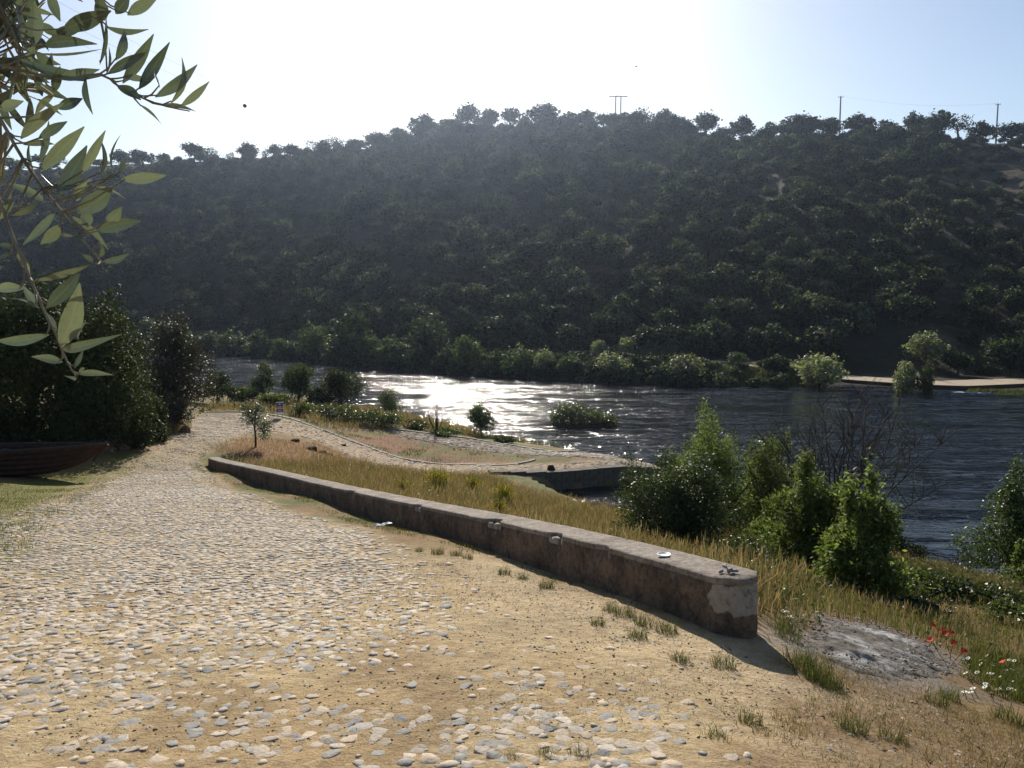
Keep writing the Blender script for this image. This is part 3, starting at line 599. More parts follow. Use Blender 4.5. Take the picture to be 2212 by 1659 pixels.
# undergrowth joining the bank trees, green bank grass
def blades(P, h, wd, mat, name, r, lean=.35, seed=False, n_seg=2, wind=(0.06, 0.0)):
    n = len(P); a = r.random(n) * 6.283; H_ = h * (.5 + .8 * r.random(n)) * (.45 + 1.1 * fbm(P[:, 0] * 1.1, P[:, 1] * 1.1, 47)); ln = (lean * H_ * r.random(n))[:, None] * np.stack([np.cos(a), np.sin(a), np.zeros(n)], -1) + H_[:, None] * np.array([wind[0], wind[1], 0]) * .4
    b = r.random(n) * 6.283; W_ = wd * (.6 + .8 * r.random(n)); sd = np.stack([np.cos(b), np.sin(b), np.zeros(n)], -1) * W_[:, None] * .5; up = np.stack([np.zeros(n), np.zeros(n), H_], -1)
    m1 = P + up * .55 + ln * .3; tp = P + up + ln
    if seed: V = np.stack([P - sd, P + sd, m1 + sd * .6, tp + sd * 1.3 - up * .14, tp, tp - sd * 1.3 - up * .14, m1 - sd * .6], 1).reshape(-1, 3); k = 7; tri = [(0, 1, 2), (0, 2, 6), (6, 2, 3), (6, 3, 5), (5, 3, 4)]
    else: V = np.stack([P - sd, P + sd, m1 + sd * .7, tp, m1 - sd * .7], 1).reshape(-1, 3); k = 5; tri = [(0, 1, 2), (0, 2, 4), (4, 2, 3)]
    return mesh_np(name, V, (np.arange(n)[:, None, None] * k + np.array(tri)[None]).reshape(-1, 3), mats=(mat,))
def scatter_poly(P, n, r):
    xs = [p[0] for p in P]; ys = [p[1] for p in P]; out = np.zeros((0, 2))
    while len(out) < n:
        q = np.stack([r.uniform(min(xs), max(xs), n), r.uniform(min(ys), max(ys), n)], -1); out = np.concatenate([out, q[in_poly(q[:, 0], q[:, 1], P)]])
    return out[:n]
rg = np.random.default_rng(44)
px = rg.uniform(-100, 1720, 1700); off = rg.uniform(-.5, 9, 1700); d = shore_d(px) + off; X = hx(px, d); keep = (rg.random(1700) > .55 * sstep(1250, 1450, px)) & (rg.random(1700) > .75 * sstep(1480, 1560, px) * (off > 2))
Pq = np.stack([X, d, hill_z(X, d)], -1)[keep]; sc = .2 + .65 * rg.random(len(Pq)) ** 1.7
gn_scatter("bank_undergrowth", Pq, sc, rg.random(len(Pq)) * 6.28, rg.integers(0, len(src) - no, len(Pq)), src[no:], "tangled undergrowth along the far water's edge", "undergrowth")
px = np.r_[rg.uniform(1500, 1720, 5000), rg.uniform(2090, 2320, 5000)]; off = np.r_[rg.uniform(-.8, 7, 5000), rg.uniform(-1.0, 3.5, 5000)]; d = shore_d(px) + off; X = hx(px, d)
tag(link("bank_grass", blades(np.stack([X, d, hill_z(X, d)], -1), .45, .16, M['greengrass'], "bank_grass", rg)), "bright green grass at the far water's edge", "grass", None, "stuff")

# ------------------------------------------------------------------ poles, wires, marker balls
def single_pole(px, ty, lab):
    d = float(ridge_d(px)) + 6; xx_ = hx(px, d); zb = float(hill_z(xx_, d)); top = at_d(px, ty, d)[2]; h = top - zb
    e = link("power_pole", None, None, (xx_, d, zb)); tag(e, lab, "pole", "single poles on the skyline")
    MB().tube([(0, 0, -.5), (0, 0, h)], [.36, .26], 8).build("shaft", M['conpole'], e); MB().box((0, 0, h - .35), (2.4, .14, .14)).build("crossarm", M['conpole'], e)
    for s in (-1.05, 0, 1.05): MB().tube([(s, 0, h - .28), (s, 0, h + .25)], [.07, .05], 6).build("insulator", M['conpole'], e)
    return Vector((xx_, d, top))
PA = single_pole(1792, 208, "left one of two single power poles on the right skyline"); PB = single_pole(2121, 224, "right one of two single power poles on the right skyline")
d = 339.; x0 = hx(1328, d); zb = float(hill_z(x0, d)); top = at_d(1328, 207, d)[2]; h = top - zb
e = link("double_pole", None, None, (x0, d, zb)); tag(e, "double wooden power pole with crossbar on the central skyline", "pole")
for s in (-1.05, 1.05): MB().tube([(s, 0, -.5), (s, 0, h)], [.34, .26], 8).build("post", M['conpole'], e)
MB().box((0, .0, h - .25), (7.6, .3, .32)).build("crossarm", M['conpole'], e)
for s in (-3.1, -.55, 0, .55, 3.1): MB().tube([(s, 0, h - .15), (s, 0, h + .45)], [.09, .06], 6).build("insulator", M['conpole'], e)
def wire_t(px):
    return min((i / 2000 for i in range(2000)), key=lambda t: abs(1106 + F * math.cos(PITCH) * (x0 - (x0 + 72) * t) / (d - (d - 58) * t) - px))
tA, tB = wire_t(549), wire_t(994); zA, zB = at_d(549, 229, d - (d - 58) * tA)[2] - top - .5, at_d(994, 349, d - (d - 58) * tB)[2] - top - .5
cW = (zA / tA - zB / tB) / (tA - tB); bW = zA / tA - cW * tA
HPt = Vector((x0, d, top)); names = ("upper-left strand", "middle strand", "lower-right strand")
for k, s in enumerate((-3.1, 0, 3.1)):
    pts = []
    for i in range(60):
        t = i / 59 * 1.02; pts.append((x0 + s - (x0 + 72) * t, d - (d - 58) * t, top + .2 + bW * t + cW * t * t + k * .3))
    tag(MB().tube(pts, .014, 4).build("power_line", M['wire'], None), "power line crossing the valley from the double pole, %s" % names[k], "wire", "wires over the valley")
    if k == 1: WP = pts
for k in range(2):
    pts = [PA.lerp(PB, i / 20) + Vector(((k - .5) * 2.0, 0, -2.2 * math.sin(math.pi * i / 20) + .1)) for i in range(21)]
    tag(MB().tube(pts, .011, 4).build("power_line", M['wire']), "thin wire strung between the two single skyline poles, %s" % ("near strand", "far strand")[k], "wire", "wires on the right skyline")
def wire_at(px):
    return Vector(min(WP, key=lambda p: abs(1106 + F * p[0] / p[1] - px)))
for px, rad, lab in ((549, .30, "dark marker ball hanging against the pale sky"), (960, .26, "small marker ball on wire against the left hill crest"), (830, .26, "small marker ball on wire in front of the climbing ridge")):
    p = wire_at(px); prof = [(rad * math.sin(math.pi * i / 8) + .002, -rad * math.cos(math.pi * i / 8)) for i in range(9)]
    o = MB().lathe((0, 0, 0), prof, 14).build("marker_ball", M['ball'], None, True, p); tag(o, lab, "marker ball")

p = at_d(1374, 144, 70.); bird = link("bird", None, None, p, (0, 0, .4)); tag(bird, "tiny dark bird flying high above the double pole", "bird")
MB().tube([(-.13, 0, 0), (-.05, 0, .0), (.06, 0, .01), (.13, 0, .02)], [.008, .03, .035, .012], 7).build("body", M['ball'], bird, True)
for sg in (-1, 1): o = MB().add([(-.05, 0, .02), (.05, 0, .02), (.03, sg * .14, .06), (-.06, sg * .26, .03)], [(0, 1, 2, 3)]).build("wing", M['ball'], bird); o.modifiers.new("th", 'SOLIDIFY').thickness = .006
# ------------------------------------------------------------------ small boat, post on far shore
p = at_z(2066, 848, 0.0)
e = link("motor_boat", None, None, (p[0], p[1] - 3.2, -0.05), (0, 0, R(-6))); tag(e, "white open motor boat moored beside the far ramp", "boat")
def hull(L, Wd, H_, n=14, flat=.25, bow=.35):
    V = []; Fs = []; m = 7
    for i in range(n + 1):
        t = i / n; w_ = Wd * .5 * (1 - max(0, (t - .55) / .45) ** 2.2) * (.86 + .14 * min(1, t * 3)); zt = H_ * (1 + bow * t ** 3); zk = -.12 + .45 * H_ * max(0, (t - .75) / .25) ** 2
        for j in range(m):
            u = -1 + 2 * j / (m - 1); V.append((L * (t - .5), u * max(w_, .02) * (1 if abs(u) > .9 else .82), zt if abs(u) > .9 else zk + (zt - zk) * abs(u) ** 3 * .4))
    for i in range(n):
        for j in range(m - 1): Fs.append((i * m + j, (i + 1) * m + j, (i + 1) * m + j + 1, i * m + j + 1))
    Fs.append(tuple(range(m))); return V, Fs
V, Fs = hull(4.6, 1.5, .38); V = [(-v[0], v[1], v[2]) for v in V]
hb = link("hull", mesh_np("hull", V, Fs, mats=(plain("grey_hull", (.22, .23, .24), .5, .4, .15),)), e); hb.modifiers.new("th", 'SOLIDIFY').thickness = .05
MB().box((-1.5, 0, .42), (1.2, .9, .05)).build("foredeck", M['paint'], e)
for xq in (-.2, 1.1): MB().box((xq, 0, .30), (.3, 1.45, .05)).build("bench", M['paint'], e)
MB().box((2.35, 0, .5), (.26, .3, .36)).box((2.4, 0, .1), (.1, .1, .6)).build("outboard_motor", M['ball'], e)
p = at_z(2019, 831, .75) + np.array([0, 4.5, 0])
e = link("ramp_post", None, None, (p[0], p[1], .8)); tag(e, "short post with small plate on the far boat ramp", "post")
MB().tube([(0, 0, -.6), (0, 0, 1.15)], .06, 6).build("shaft", M['conpole'], e); MB().box((0, -.08, .95), (.35, .03, .4)).build("plate", M['paint'], e)

# ------------------------------------------------------------------ parapet wall
def smooth_line(pts, step):
    pts = [np.array(p, float) for p in pts]; out = []
    for i in range(len(pts) - 1):
        p0, p1, p2, p3 = pts[max(i - 1, 0)], pts[i], pts[i + 1], pts[min(i + 2, len(pts) - 1)]; n = max(2, int(np.linalg.norm(p2 - p1) / step))
        for k in range(n):
            t = k / n; out.append(.5 * ((2 * p1) + (-p0 + p2) * t + (2 * p0 - 5 * p1 + 4 * p2 - p3) * t * t + (-p0 + 3 * p1 - 3 * p2 + p3) * t ** 3))
    out.append(pts[-1]); return np.array(out)
WB = [gpt(*p)[:2] for p in ((443, 1004), (470, 1015), (512, 1032), (616, 1063), (718, 1093), (900, 1145), (1120, 1213), (1280, 1266), (1417, 1319), (1580, 1376))]
WB = np.array(WB); yw = np.linspace(WB[0, 1], WB[-1, 1], 40); FL = smooth_line(np.stack([np.polyval(np.polyfit(WB[:, 1], WB[:, 0], 4), yw), yw], -1), .10); seg = np.r_[0, np.cumsum(np.linalg.norm(np.diff(FL, axis=0), axis=1))]; LEN = seg[-1]
TN = np.gradient(FL, axis=0); TN /= np.linalg.norm(TN, axis=1, keepdims=True); NB = np.stack([-TN[:, 1], TN[:, 0]], -1)   # towards the river
if NB[len(NB) // 2][0] < 0: NB = -NB
TH = .44; HW = .37 + .085 * sstep(0, 12, seg)
base = gz(FL[:, 0], FL[:, 1]); base_s = np.polyval(np.polyfit(seg, base, 5), seg)
top_z = base_s + HW
CEN = FL + NB * TH * .5
CHIP = [(LEN - s, ln, w_) for s, ln, w_ in ((2.0, .30, .045), (3.1, .35, .06), (4.9, .45, .075), (8.2, .4, .05), (12.5, .6, .06))]
prof_n = 30
def wall_sections(inset, zlo, zhi, sharp, chipped=False):
    ns = len(FL); S = seg[:, None]; e1 = LEN - S; hw = TH * .5 - inset
    rnd = lambda e: np.minimum(1, np.sqrt(np.clip(1 - np.clip(1 - e / .13, 0, None) ** 2, 0, 1)))
    hw = hw * (.62 + .38 * rnd(e1) * rnd(S)); th = 2 * math.pi * (np.arange(prof_n) + .5) / prof_n; cx, cz = np.cos(th), np.sin(th)
    k = 1 / (np.abs(cx) ** sharp + np.abs(cz) ** sharp) ** (1 / sharp); cx = (cx * k)[None] + 0 * S; cz = (cz * k)[None] + 0 * S
    lo = np.array([zlo(i) for i in range(ns)])[:, None]; hi = np.array([zhi(i) for i in range(ns)])[:, None]; T_ = top_z[:, None]
    zc = (lo + hi) * .5 + cz * (hi - lo) * .5; off = cx * hw * (1 + .10 * (T_ - zc) / .5)
    nz = (fbm(S * 2.3 + np.where(cx > 0, 3, 40), zc * 4 + 5, 15) - .5) * .035 + (fbm(S * 9 + 0 * cx, zc * 9 + cx, 16) - .5) * .02
    off = off + nz * np.where(cx > 0, 1, -1) * np.abs(cx); zc = zc + (fbm(S * 2.1 + 0 * cx, cx * 2.5 + 9, 17) - .5) * .014 * (cz > .3)
    if chipped:
        for (cs, cl, cw) in CHIP:
            f = np.clip(1 - (np.abs(S - cs + .05 * np.sin(S * 23)) / cl * 2) ** 2, 0, 1) ** .5; off = off + cw * f * np.clip(.6 - cx, 0, None) * (cx < .2) * sstep(.10, .045, T_ - zc) * (.7 + .6 * vnoise(S * 30 + 0 * cx, cx, 3))
    V3 = np.concatenate([CEN[:, None, :] + NB[:, None, :] * off[..., None], zc[..., None]], -1)
    p1 = np.clip(1 - np.abs(e1 - .06) / .26, 0, 1) * sstep(.50, .14, T_ - zc + .02) * sstep(0, .1, T_ - zc); p2 = (e1 < .2) * sstep(.50, .14, T_ - zc)
    pat = np.where(cx < .3, p1, p2).ravel().tolist(); V = [tuple(v) for v in V3.reshape(-1, 3)]
    Fs = []
    for i in range(ns - 1):
        for j in range(prof_n):
            j2 = (j + 1) % prof_n; Fs.append((i * prof_n + j, i * prof_n + j2, (i + 1) * prof_n + j2, (i + 1) * prof_n + j))
    for i, sgn in ((0, -1), (ns - 1, 1)):                              # rounded ends
        c = np.mean(V[i * prof_n:(i + 1) * prof_n], 0); rim = [i * prof_n + j for j in range(prof_n)]; prev = rim
        for f_, o_ in ((.85, .035), (.55, .06), (.2, .068)):
            ring = []
            for j in rim:
                v = np.array(V[j]); q_ = c + (v - c) * f_; q_[:2] += TN[i] * sgn * o_; V.append(tuple(q_)); pat.append(pat[j] if sgn < 0 else float(sstep(.50, .16, top_z[i] - q_[2])) * .9); ring.append(len(V) - 1)
            for j in range(prof_n):
                j2 = (j + 1) % prof_n; Fs.append((prev[j], prev[j2], ring[j2], ring[j]) if sgn > 0 else (prev[j2], prev[j], ring[j], ring[j2]))
            prev = ring
        Fs.append(tuple(prev) if sgn > 0 else tuple(prev[::-1]))
    return V, Fs, pat
wall = link("parapet_wall", None, None, (0, 0, 0)); tag(wall, "low weathered parapet wall curving along the cobbled road", "wall")
V, Fs, pat = wall_sections(.0, lambda i: base_s[i] - .35, lambda i: top_z[i] - .014, 16, True)
link("rendered_body", mesh_np("rendered_body", V, Fs, smooth=True, mats=(M['wall'],), attrs={"patch": ('FLOAT', np.array(pat, np.float32))}), wall)
V, Fs, pat = wall_sections(.001, lambda i: top_z[i] - .06, lambda i: top_z[i] + .004, 12, True)
link("coping", mesh_np("coping", V, Fs, smooth=True, mats=(M['cap'],)), wall)
def stone_verts(r, L, Wd, H_, n=9, flat=.6):
    a = np.arange(n) / n * 6.283 + r.random() * 6; rad = .68 + .52 * r.random(n); V = []
    for f_, z_ in ((1.0, -.6), (1.0, .2), (.92, .72), (flat, .95)):
        for k in range(n): V.append((math.cos(a[k]) * rad[k] * L * .5 * f_, math.sin(a[k]) * rad[k] * Wd * .5 * f_, H_ * z_ * (1 + (r.random() - .5) * .12)))
    V.append((0, 0, H_)); Fs = []
    for i in range(3):
        for k in range(n): k2 = (k + 1) % n; Fs.append((i * n + k, i * n + k2, (i + 1) * n + k2, (i + 1) * n + k))
    for k in range(n): Fs.append((3 * n + k, 3 * n + (k + 1) % n, 4 * n))
    return np.array(V), Fs
rs = np.random.default_rng(3)
for (cs, cl, cw) in CHIP[1:4]:                                           # stones laid bare where the edge broke off
    for k in range(2):
        i = int(np.argmin(abs(seg - cs - (k - .5) * cl * .5))); V, Fs = stone_verts(rs, .16, .10, .045); c = CEN[i] - NB[i] * (TH * .5 - .055)
        link("bare_stone", mesh_np("bare_stone", V, Fs, smooth=True, mats=(M['kerb'],)), wall, (c[0], c[1], top_z[i] - .085), (0, 0, math.atan2(TN[i][1], TN[i][0])))
def on_wall(s_from_end, across):
    i = int(np.argmin(abs(seg - (LEN - s_from_end)))); c = CEN[i] + NB[i] * across; return (c[0], c[1], top_z[i] + .012), math.atan2(TN[i][1], TN[i][0])
p, a = on_wall(1.02, -.06)
o = MB().lathe((0, 0, 0), [(.045, 0), (.058, .004), (.064, .018), (.060, .019), (.052, .009), (.02, .008), (.003, .008)], 28).build("plate", M['paint'], None, True, p); tag(o, "small round white dish lying on the parapet top", "dish")
p, a = on_wall(.18, -.02)
e = link("slate_shards", None, None, p, (0, 0, a)); tag(e, "little heap of dark slate shards on the wall end", "shards")
for k in range(7):
    V, Fs = stone_verts(rs, .05 + .03 * rs.random(), .03, .014, 6); link("shard", mesh_np("shard", V, Fs, mats=(M['slate'],)), e, (rs.normal() * .035, rs.normal() * .02, .004 + .006 * k), (rs.normal() * .15, rs.normal() * .15, rs.random() * 6))
p = gpt(828, 1137)
V = []; Fs = []
for i in range(6):
    for j in range(4): V.append((i * .06 - .15, j * .05 - .08, .02 + .05 * rs.random()))
for i in range(5):
    for j in range(3): Fs.append((i * 4 + j, i * 4 + 4 + j, i * 4 + 5 + j, i * 4 + 1 + j))
o = link("paper_scrap", mesh_np("paper_scrap", V, Fs, mats=(M['paint'],)), None, p, (0, 0, .5)); o.modifiers.new("th", 'SOLIDIFY').thickness = .004; tag(o, "crumpled white paper scrap at the foot of the parapet", "litter")

# ------------------------------------------------------------------ cobbles
rc = np.random.default_rng(8); SV = [stone_verts(rc, 1, 1, 1, 8, .74) for _ in range(18)]
def lay_cobbles(parent, P, y0, y1, row, lmin, lmax, keepf, r, nparts, hz=.03, size_far=1.0):
    xs = [p[0] for p in P]; rows = np.arange(y0, y1, row); S = []
    for yv in rows:
        xv = min(xs) + r.random() * .2
        while xv < max(xs):
            L = r.uniform(lmin, lmax); S.append((xv + L * .5, yv + r.normal() * row * .22, L, row * r.uniform(.65, 1.15))); xv += L * r.uniform(.98, 1.14)
    if nparts:                                                          # odd stones bedded anyhow in the sandy near part
        m_ = 2600; sz = .035 + .085 * r.random(m_) ** 1.6; S += list(zip(r.uniform(-4.5, 2.2, m_), r.uniform(3.3, 8.5, m_), sz * 1.15, sz * .75))
    S = np.array(S); s = sdist(S[:, 0], S[:, 1], P); kp = (s > -.1) & (r.random(len(S)) < keepf(S[:, 0], S[:, 1], s)); S = S[kp]
    # in the sandy near part stones are rounder
    nearf = sstep(9.5, 5.5, S[:, 1]); S[:, 2] *= 1 - .15 * nearf; S[:, 3] *= 1 + (.30 + .45 * r.random(len(S))) * nearf
    Z = gz(S[:, 0], S[:, 1]) + .02; dist = np.hypot(S[:, 0], S[:, 1]); rot = r.normal(size=len(S)) * (.14 + .55 * nearf); hh = hz * (.3 + .9 * r.random(len(S))) * (1 - .15 * nearf)
    inv = (np.abs(S[:, 0]) < .655 * S[:, 1] * .98) & (S[:, 1] > 3.75); big = np.argsort(-(S[:, 2] * S[:, 3] / dist ** 3) * inv)[:nparts]; bigset = set(big.tolist())
    meshes = [mesh_np("cobble", V, Fs, smooth=True, mats=(M['stone'],)) for V, Fs in SV] if nparts else []
    Va = []; Fa = []; off = 0; vid = r.integers(0, len(SV), len(S)); tl = r.normal(size=(len(S), 2)) * .10
    for k in range(len(S)):
        xq, yq, L, Wd = S[k]
        if k in bigset:
            link("cobble", meshes[vid[k]], parent, (xq, yq, Z[k]), (tl[k, 0], tl[k, 1], rot[k]), (L, Wd, hh[k])); continue
        V = SV[vid[k]][0]; c, s_ = math.cos(rot[k]), math.sin(rot[k]); X = V[:, 0] * L; Y = V[:, 1] * Wd
        Va.append(np.stack([xq + X * c - Y * s_, yq + X * s_ + Y * c, Z[k] + V[:, 2] * hh[k] + X * tl[k, 0] * .8 + Y * tl[k, 1]], -1))
    nv = len(SV[0][0]); Q4 = np.array([f for f in SV[0][1] if len(f) == 4]); T3 = np.array([f for f in SV[0][1] if len(f) == 3])
    nn = len(T3); Q4 = Q4[nn:2 * nn]; T3 = np.array([(2 * nn + k, 2 * nn + (k + 1) % nn, 4 * nn) for k in range(nn)])   # joined stones: rim and top only
    VV = np.concatenate(Va); n = len(Va); tri = np.concatenate([Q4[:, [0, 1, 2]], Q4[:, [0, 2, 3]], T3]); FF = (np.arange(n)[:, None, None] * nv + tri[None]).reshape(-1, 3)
    o = link("cobbles", mesh_np("cobbles", VV, FF, smooth=True, mats=(M['stone'],)), parent); o["kind"] = "stuff"; return n
def keep_main(x, y, s):
    n = fbm(x * .8, y * .8, 81); n2 = fbm(x * .33, y * .33, 83)
    k = .97 - .36 * sstep(9, 5.0, y) - .45 * sstep(.55, .68, n) * sstep(13, 6, y) - .3 * sstep(.55, .7, n) * sstep(12, 15, y)
    k -= .65 * sstep(.9, -.1, s) + .5 * sstep(2.3, .2, s) * sstep(-3, -.5, x) * sstep(4.6, 6, y)
    k -= .28 * sstep(4.9, 3.7, y) * sstep(.5, -1.2, x)
    k -= .5 * zone(x, y, LVERGE, 1.2)
    return np.clip(k, .03, 1)
n1 = lay_cobbles(cobbled_road, ROAD, 3.2, 56, .063, .055, .155, keep_main, rc, 300, .0115)
n2 = lay_cobbles(lower_road, LROAD, 42, 60, .16, .14, .30, lambda x, y, s: np.clip(.55 - .4 * sstep(.4, 0, s) - .3 * sstep(.55, .7, fbm(x, y, 85)), .05, 1), rc, 0, .024)
n3 = lay_cobbles(ramp_road, RROAD, 50, 64, .20, .16, .34, lambda x, y, s: np.clip(.55 - .4 * sstep(.4, 0, s), .05, 1), rc, 0, .03)
print("COBBLES", n1, n2, n3)
# loose pebbles and straw on the sand
def gtop(x, y): return gz(x, y) + .022 * sstep(-.1, .12, sdist(x, y, ROAD))
def pebbles(name, P, n, smin, smax, mat, label, r):
    q = scatter_poly(P, n, r); Z = gtop(q[:, 0], q[:, 1]) + .003; s = r.uniform(smin, smax, n) * (.4 + r.random(n) ** 3 * 1.2)
    b = np.array([(1, 0, 0), (0, 1, 0), (-1, 0, 0), (0, -1, 0), (0, 0, .8)], float); a = r.random(n) * 6.28; V = []
    c, d_ = np.cos(a), np.sin(a); st = 1 + r.random(n)
    X = b[None, :, 0] * (s * st)[:, None]; Y = b[None, :, 1] * s[:, None]; V = np.stack([q[:, None, 0] + X * c[:, None] - Y * d_[:, None], q[:, None, 1] + X * d_[:, None] + Y * c[:, None], Z[:, None] + b[None, :, 2] * s[:, None] - .003], -1).reshape(-1, 3)
    tri = np.array([(0, 1, 4), (1, 2, 4), (2, 3, 4), (3, 0, 4)]); FF = (np.arange(n)[:, None, None] * 5 + tri[None]).reshape(-1, 3)
    return tag(link(name, mesh_np(name, V, FF, smooth=True, mats=(mat,))), label, "pebbles", None, "stuff")
NEARP = gpoly([(-100, 1659), (-100, 1280), (900, 1200), (1130, 1230), (1500, 1370), (1720, 1470), (2212, 1560), (2212, 1700)])
pebbles("pebbles", NEARP, 6000, .004, .012, M['stone'], "loose pebbles and grit strewn over the sandy ground", rc)
pebbles("dark_grit", NEARP, 9000, .003, .009, M['soil'], "dark crumbs of earth and straw on the sandy ground", rc)

# ------------------------------------------------------------------ kerbs, quay
def kerb_line(name, pts, r, Ls=.9):
    ln = smooth_line([gpt(*p)[:2] for p in pts], Ls); k = tag(link(name, None), kind="structure")
    for a, b in zip(ln[:-1], ln[1:]):
        c = (a + b) / 2; t = b - a; L = np.linalg.norm(t); zc = float(gz(*c))
        MB().box((0, 0, 0), (L * .96, .17 + .05 * r.random(), .22)).build("kerb_stone", M['kerb'], k, False, (c[0], c[1], zc - .06 + .03 * r.random())).rotation_euler = (0, math.atan2(float(gz(*a)) - float(gz(*b)), L), math.atan2(t[1], t[0]) + r.normal() * .02)
kerb_line("kerb", [(430, 890), (520, 891), (600, 899), (650, 912), (700, 930), (800, 968), (870, 991), (960, 1003), (1060, 1006), (1120, 1002), (1155, 994)], rs)
kerb_line("river_kerb", [(838, 925), (920, 936), (1060, 955), (1230, 976), (1335, 985)], rs)
quay = link("quay_wall", None); tag(quay, "dark stone quay wall above the small inlet", "quay wall")
ql = smooth_line(QF, .75)
for a, b in zip(ql[:-1], ql[1:]):
    t = b - a; L = np.linalg.norm(t); c = (a + b) / 2 + np.array([-t[1], t[0]]) / L * .3; ang = math.atan2(t[1], t[0]); zt = float(gz0(c[0] - .2, c[1] + .9))
    zt = min(zt + .06, 1.3)
    for lv in range(3):
        hgt = (zt + .8) / 3; MB().box((0, 0, 0), (L * .985, .58 + .04 * rs.random(), hgt * .98)).build("block", M['darkquay'], quay, False, (c[0] , c[1], -.8 + hgt * (lv + .5))).rotation_euler = (0, 0, ang)
    MB().box((0, 0, 0), (L * .99, .7, .10)).build("coping_stone", M['darkquay'], quay, False, (c[0], c[1], zt + .05)).rotation_euler = (0, 0, ang)
p = gpt(1190, 1026); 
o = MB().tube([(0, 0, -.2), (.03, 0, .3), (0, .02, .5)], [.28, .24, .16], 9).build("mooring_stump", M['soil'], None, True, (p[0], p[1] + .4, p[2])); tag(o, "dark tree stump on the edge of the quay", "stump")

# ------------------------------------------------------------------ sign by the hairpin
p = gpt(605, 904); e = link("sign_board", None, None, p, (0, 0, R(8)), (.74, .8, .86)); tag(e, "blue red and white notice board on two posts at the bend", "sign")
for s in (-.21, .21): MB().tube([(s, .03, -.3), (s, .03, 1.1)], .022, 6).build("post", M['conpole'], e)
bd = MB().box((0, 0, .82), (.62, .03, .92)).build("board", M['paint'], e)
def panel(z, h_, c, nm, wd=.60): MB().box((0, -.018, z), (wd, .006, h_)).build(nm, plain("sign_" + nm, c, .5, .3, .06), bd)
panel(1.10, .30, (.04, .10, .26), "blue_panel"); panel(.89, .12, (.50, .04, .06), "red_panel"); panel(.80, .06, (.5, .38, .34), "pale_panel"); panel(.62, .26, (.035, .05, .16), "navy_panel")
MB().lathe((0, 0, 0), [(.075, 0), (.075, .006)], 16).build("emblem", plain("sign_emblem", (.25, .45, .42), .5, .3, .05), bd, False, (0, -.024, 1.13)).rotation_euler = (R(90), 0, 0)
for k, (z_, n_) in enumerate(((.90, 1), (.80, 3), (.66, 1), (.58, 1))):
    for j in range(n_): MB().box(((j - (n_ - 1) / 2) * .17, -.024, z_), (.10 if n_ > 1 else .34, .004, .025)).build("text_line", M['paint'] if k != 1 else plain("sign_print", (.5, .1, .1)), bd)

# ------------------------------------------------------------------ old wooden boat on the left verge
p0 = gpt(20, 1028)
e = link("wooden_boat", None, None, (p0[0] - .6, p0[1], p0[2] + .08), (0, 0, R(4))); tag(e, "old brown wooden boat resting in the tree shade left of the road", "boat")
def boat_sec(t):                                                         # t 0 stern .. 1 bow (to the right)
    w_ = .85 * (1 - max(0, (t - .5) / .5) ** 2.0) * (.8 + .2 * min(1, t * 2.5)); zt = .80 + .16 * t ** 2.5; zk = .0 + .35 * max(0, (t - .8) / .2) ** 2; return max(w_, .03), zt, zk
NS = 18; L = 7.6
for sgn in (-1, 1):
    for pl in range(5):
        V = []; Fs = []
        for i in range(NS + 1):
            t = i / NS; w_, zt, zk = boat_sec(t); rake = .75 * max(0, (t - .6) / .4)
            for f_, o_ in ((pl / 5, .012), ((pl + 1.04) / 5, 0)):
                zz_ = zk + (zt - zk) * f_; ww = w_ * (.62 + .38 * f_ ** .7) + o_; V.append((L * (t - .6) + rake * f_, sgn * ww, zz_))
        for i in range(NS): Fs.append((2 * i, 2 * i + 2, 2 * i + 3, 2 * i + 1))
        o = link("plank", mesh_np("plank", V, Fs, smooth=True, mats=(M['hullwood'],)), e); md = o.modifiers.new("th", 'SOLIDIFY'); md.thickness = .03; md.offset = 0
    pts = []
    for i in range(NS + 1): t = i / NS; w_, zt, zk = boat_sec(t); pts.append((L * (t - .6) + .75 * max(0, (t - .6) / .4), sgn * w_, zt + .02))
    MB().tube(pts, .035, 6).build("gunwale", M['gunwale'], e)
V = []; Fs = []
for i in range(NS + 1): t = i / NS; w_, zt, zk = boat_sec(t); V += [(L * (t - .6), -w_ * .62, zk), (L * (t - .6), w_ * .62, zk)]
for i in range(NS): Fs.append((2 * i, 2 * i + 2, 2 * i + 3, 2 * i + 1))
link("bottom", mesh_np("bottom", V, Fs, mats=(M['hullwood'],)), e)
w_, zt, zk = boat_sec(0); MB().add([(-L * .6, -w_ * .62, 0), (-L * .6, w_ * .62, 0), (-L * .6, w_, zt), (-L * .6, -w_, zt)], [(0, 1, 2, 3)]).build("transom", M['hullwood'], e)
for t in (.3, .62): w_, zt, zk = boat_sec(t); MB().box((L * (t - .6), 0, zt - .16), (.26, w_ * 1.9, .04)).build("thwart", M['gunwale'], e)
MB().box((L * .4 + .50, 0, .66), (.10, .08, .75), 0, R(40)).build("stem_post", M['hullwood'], e)

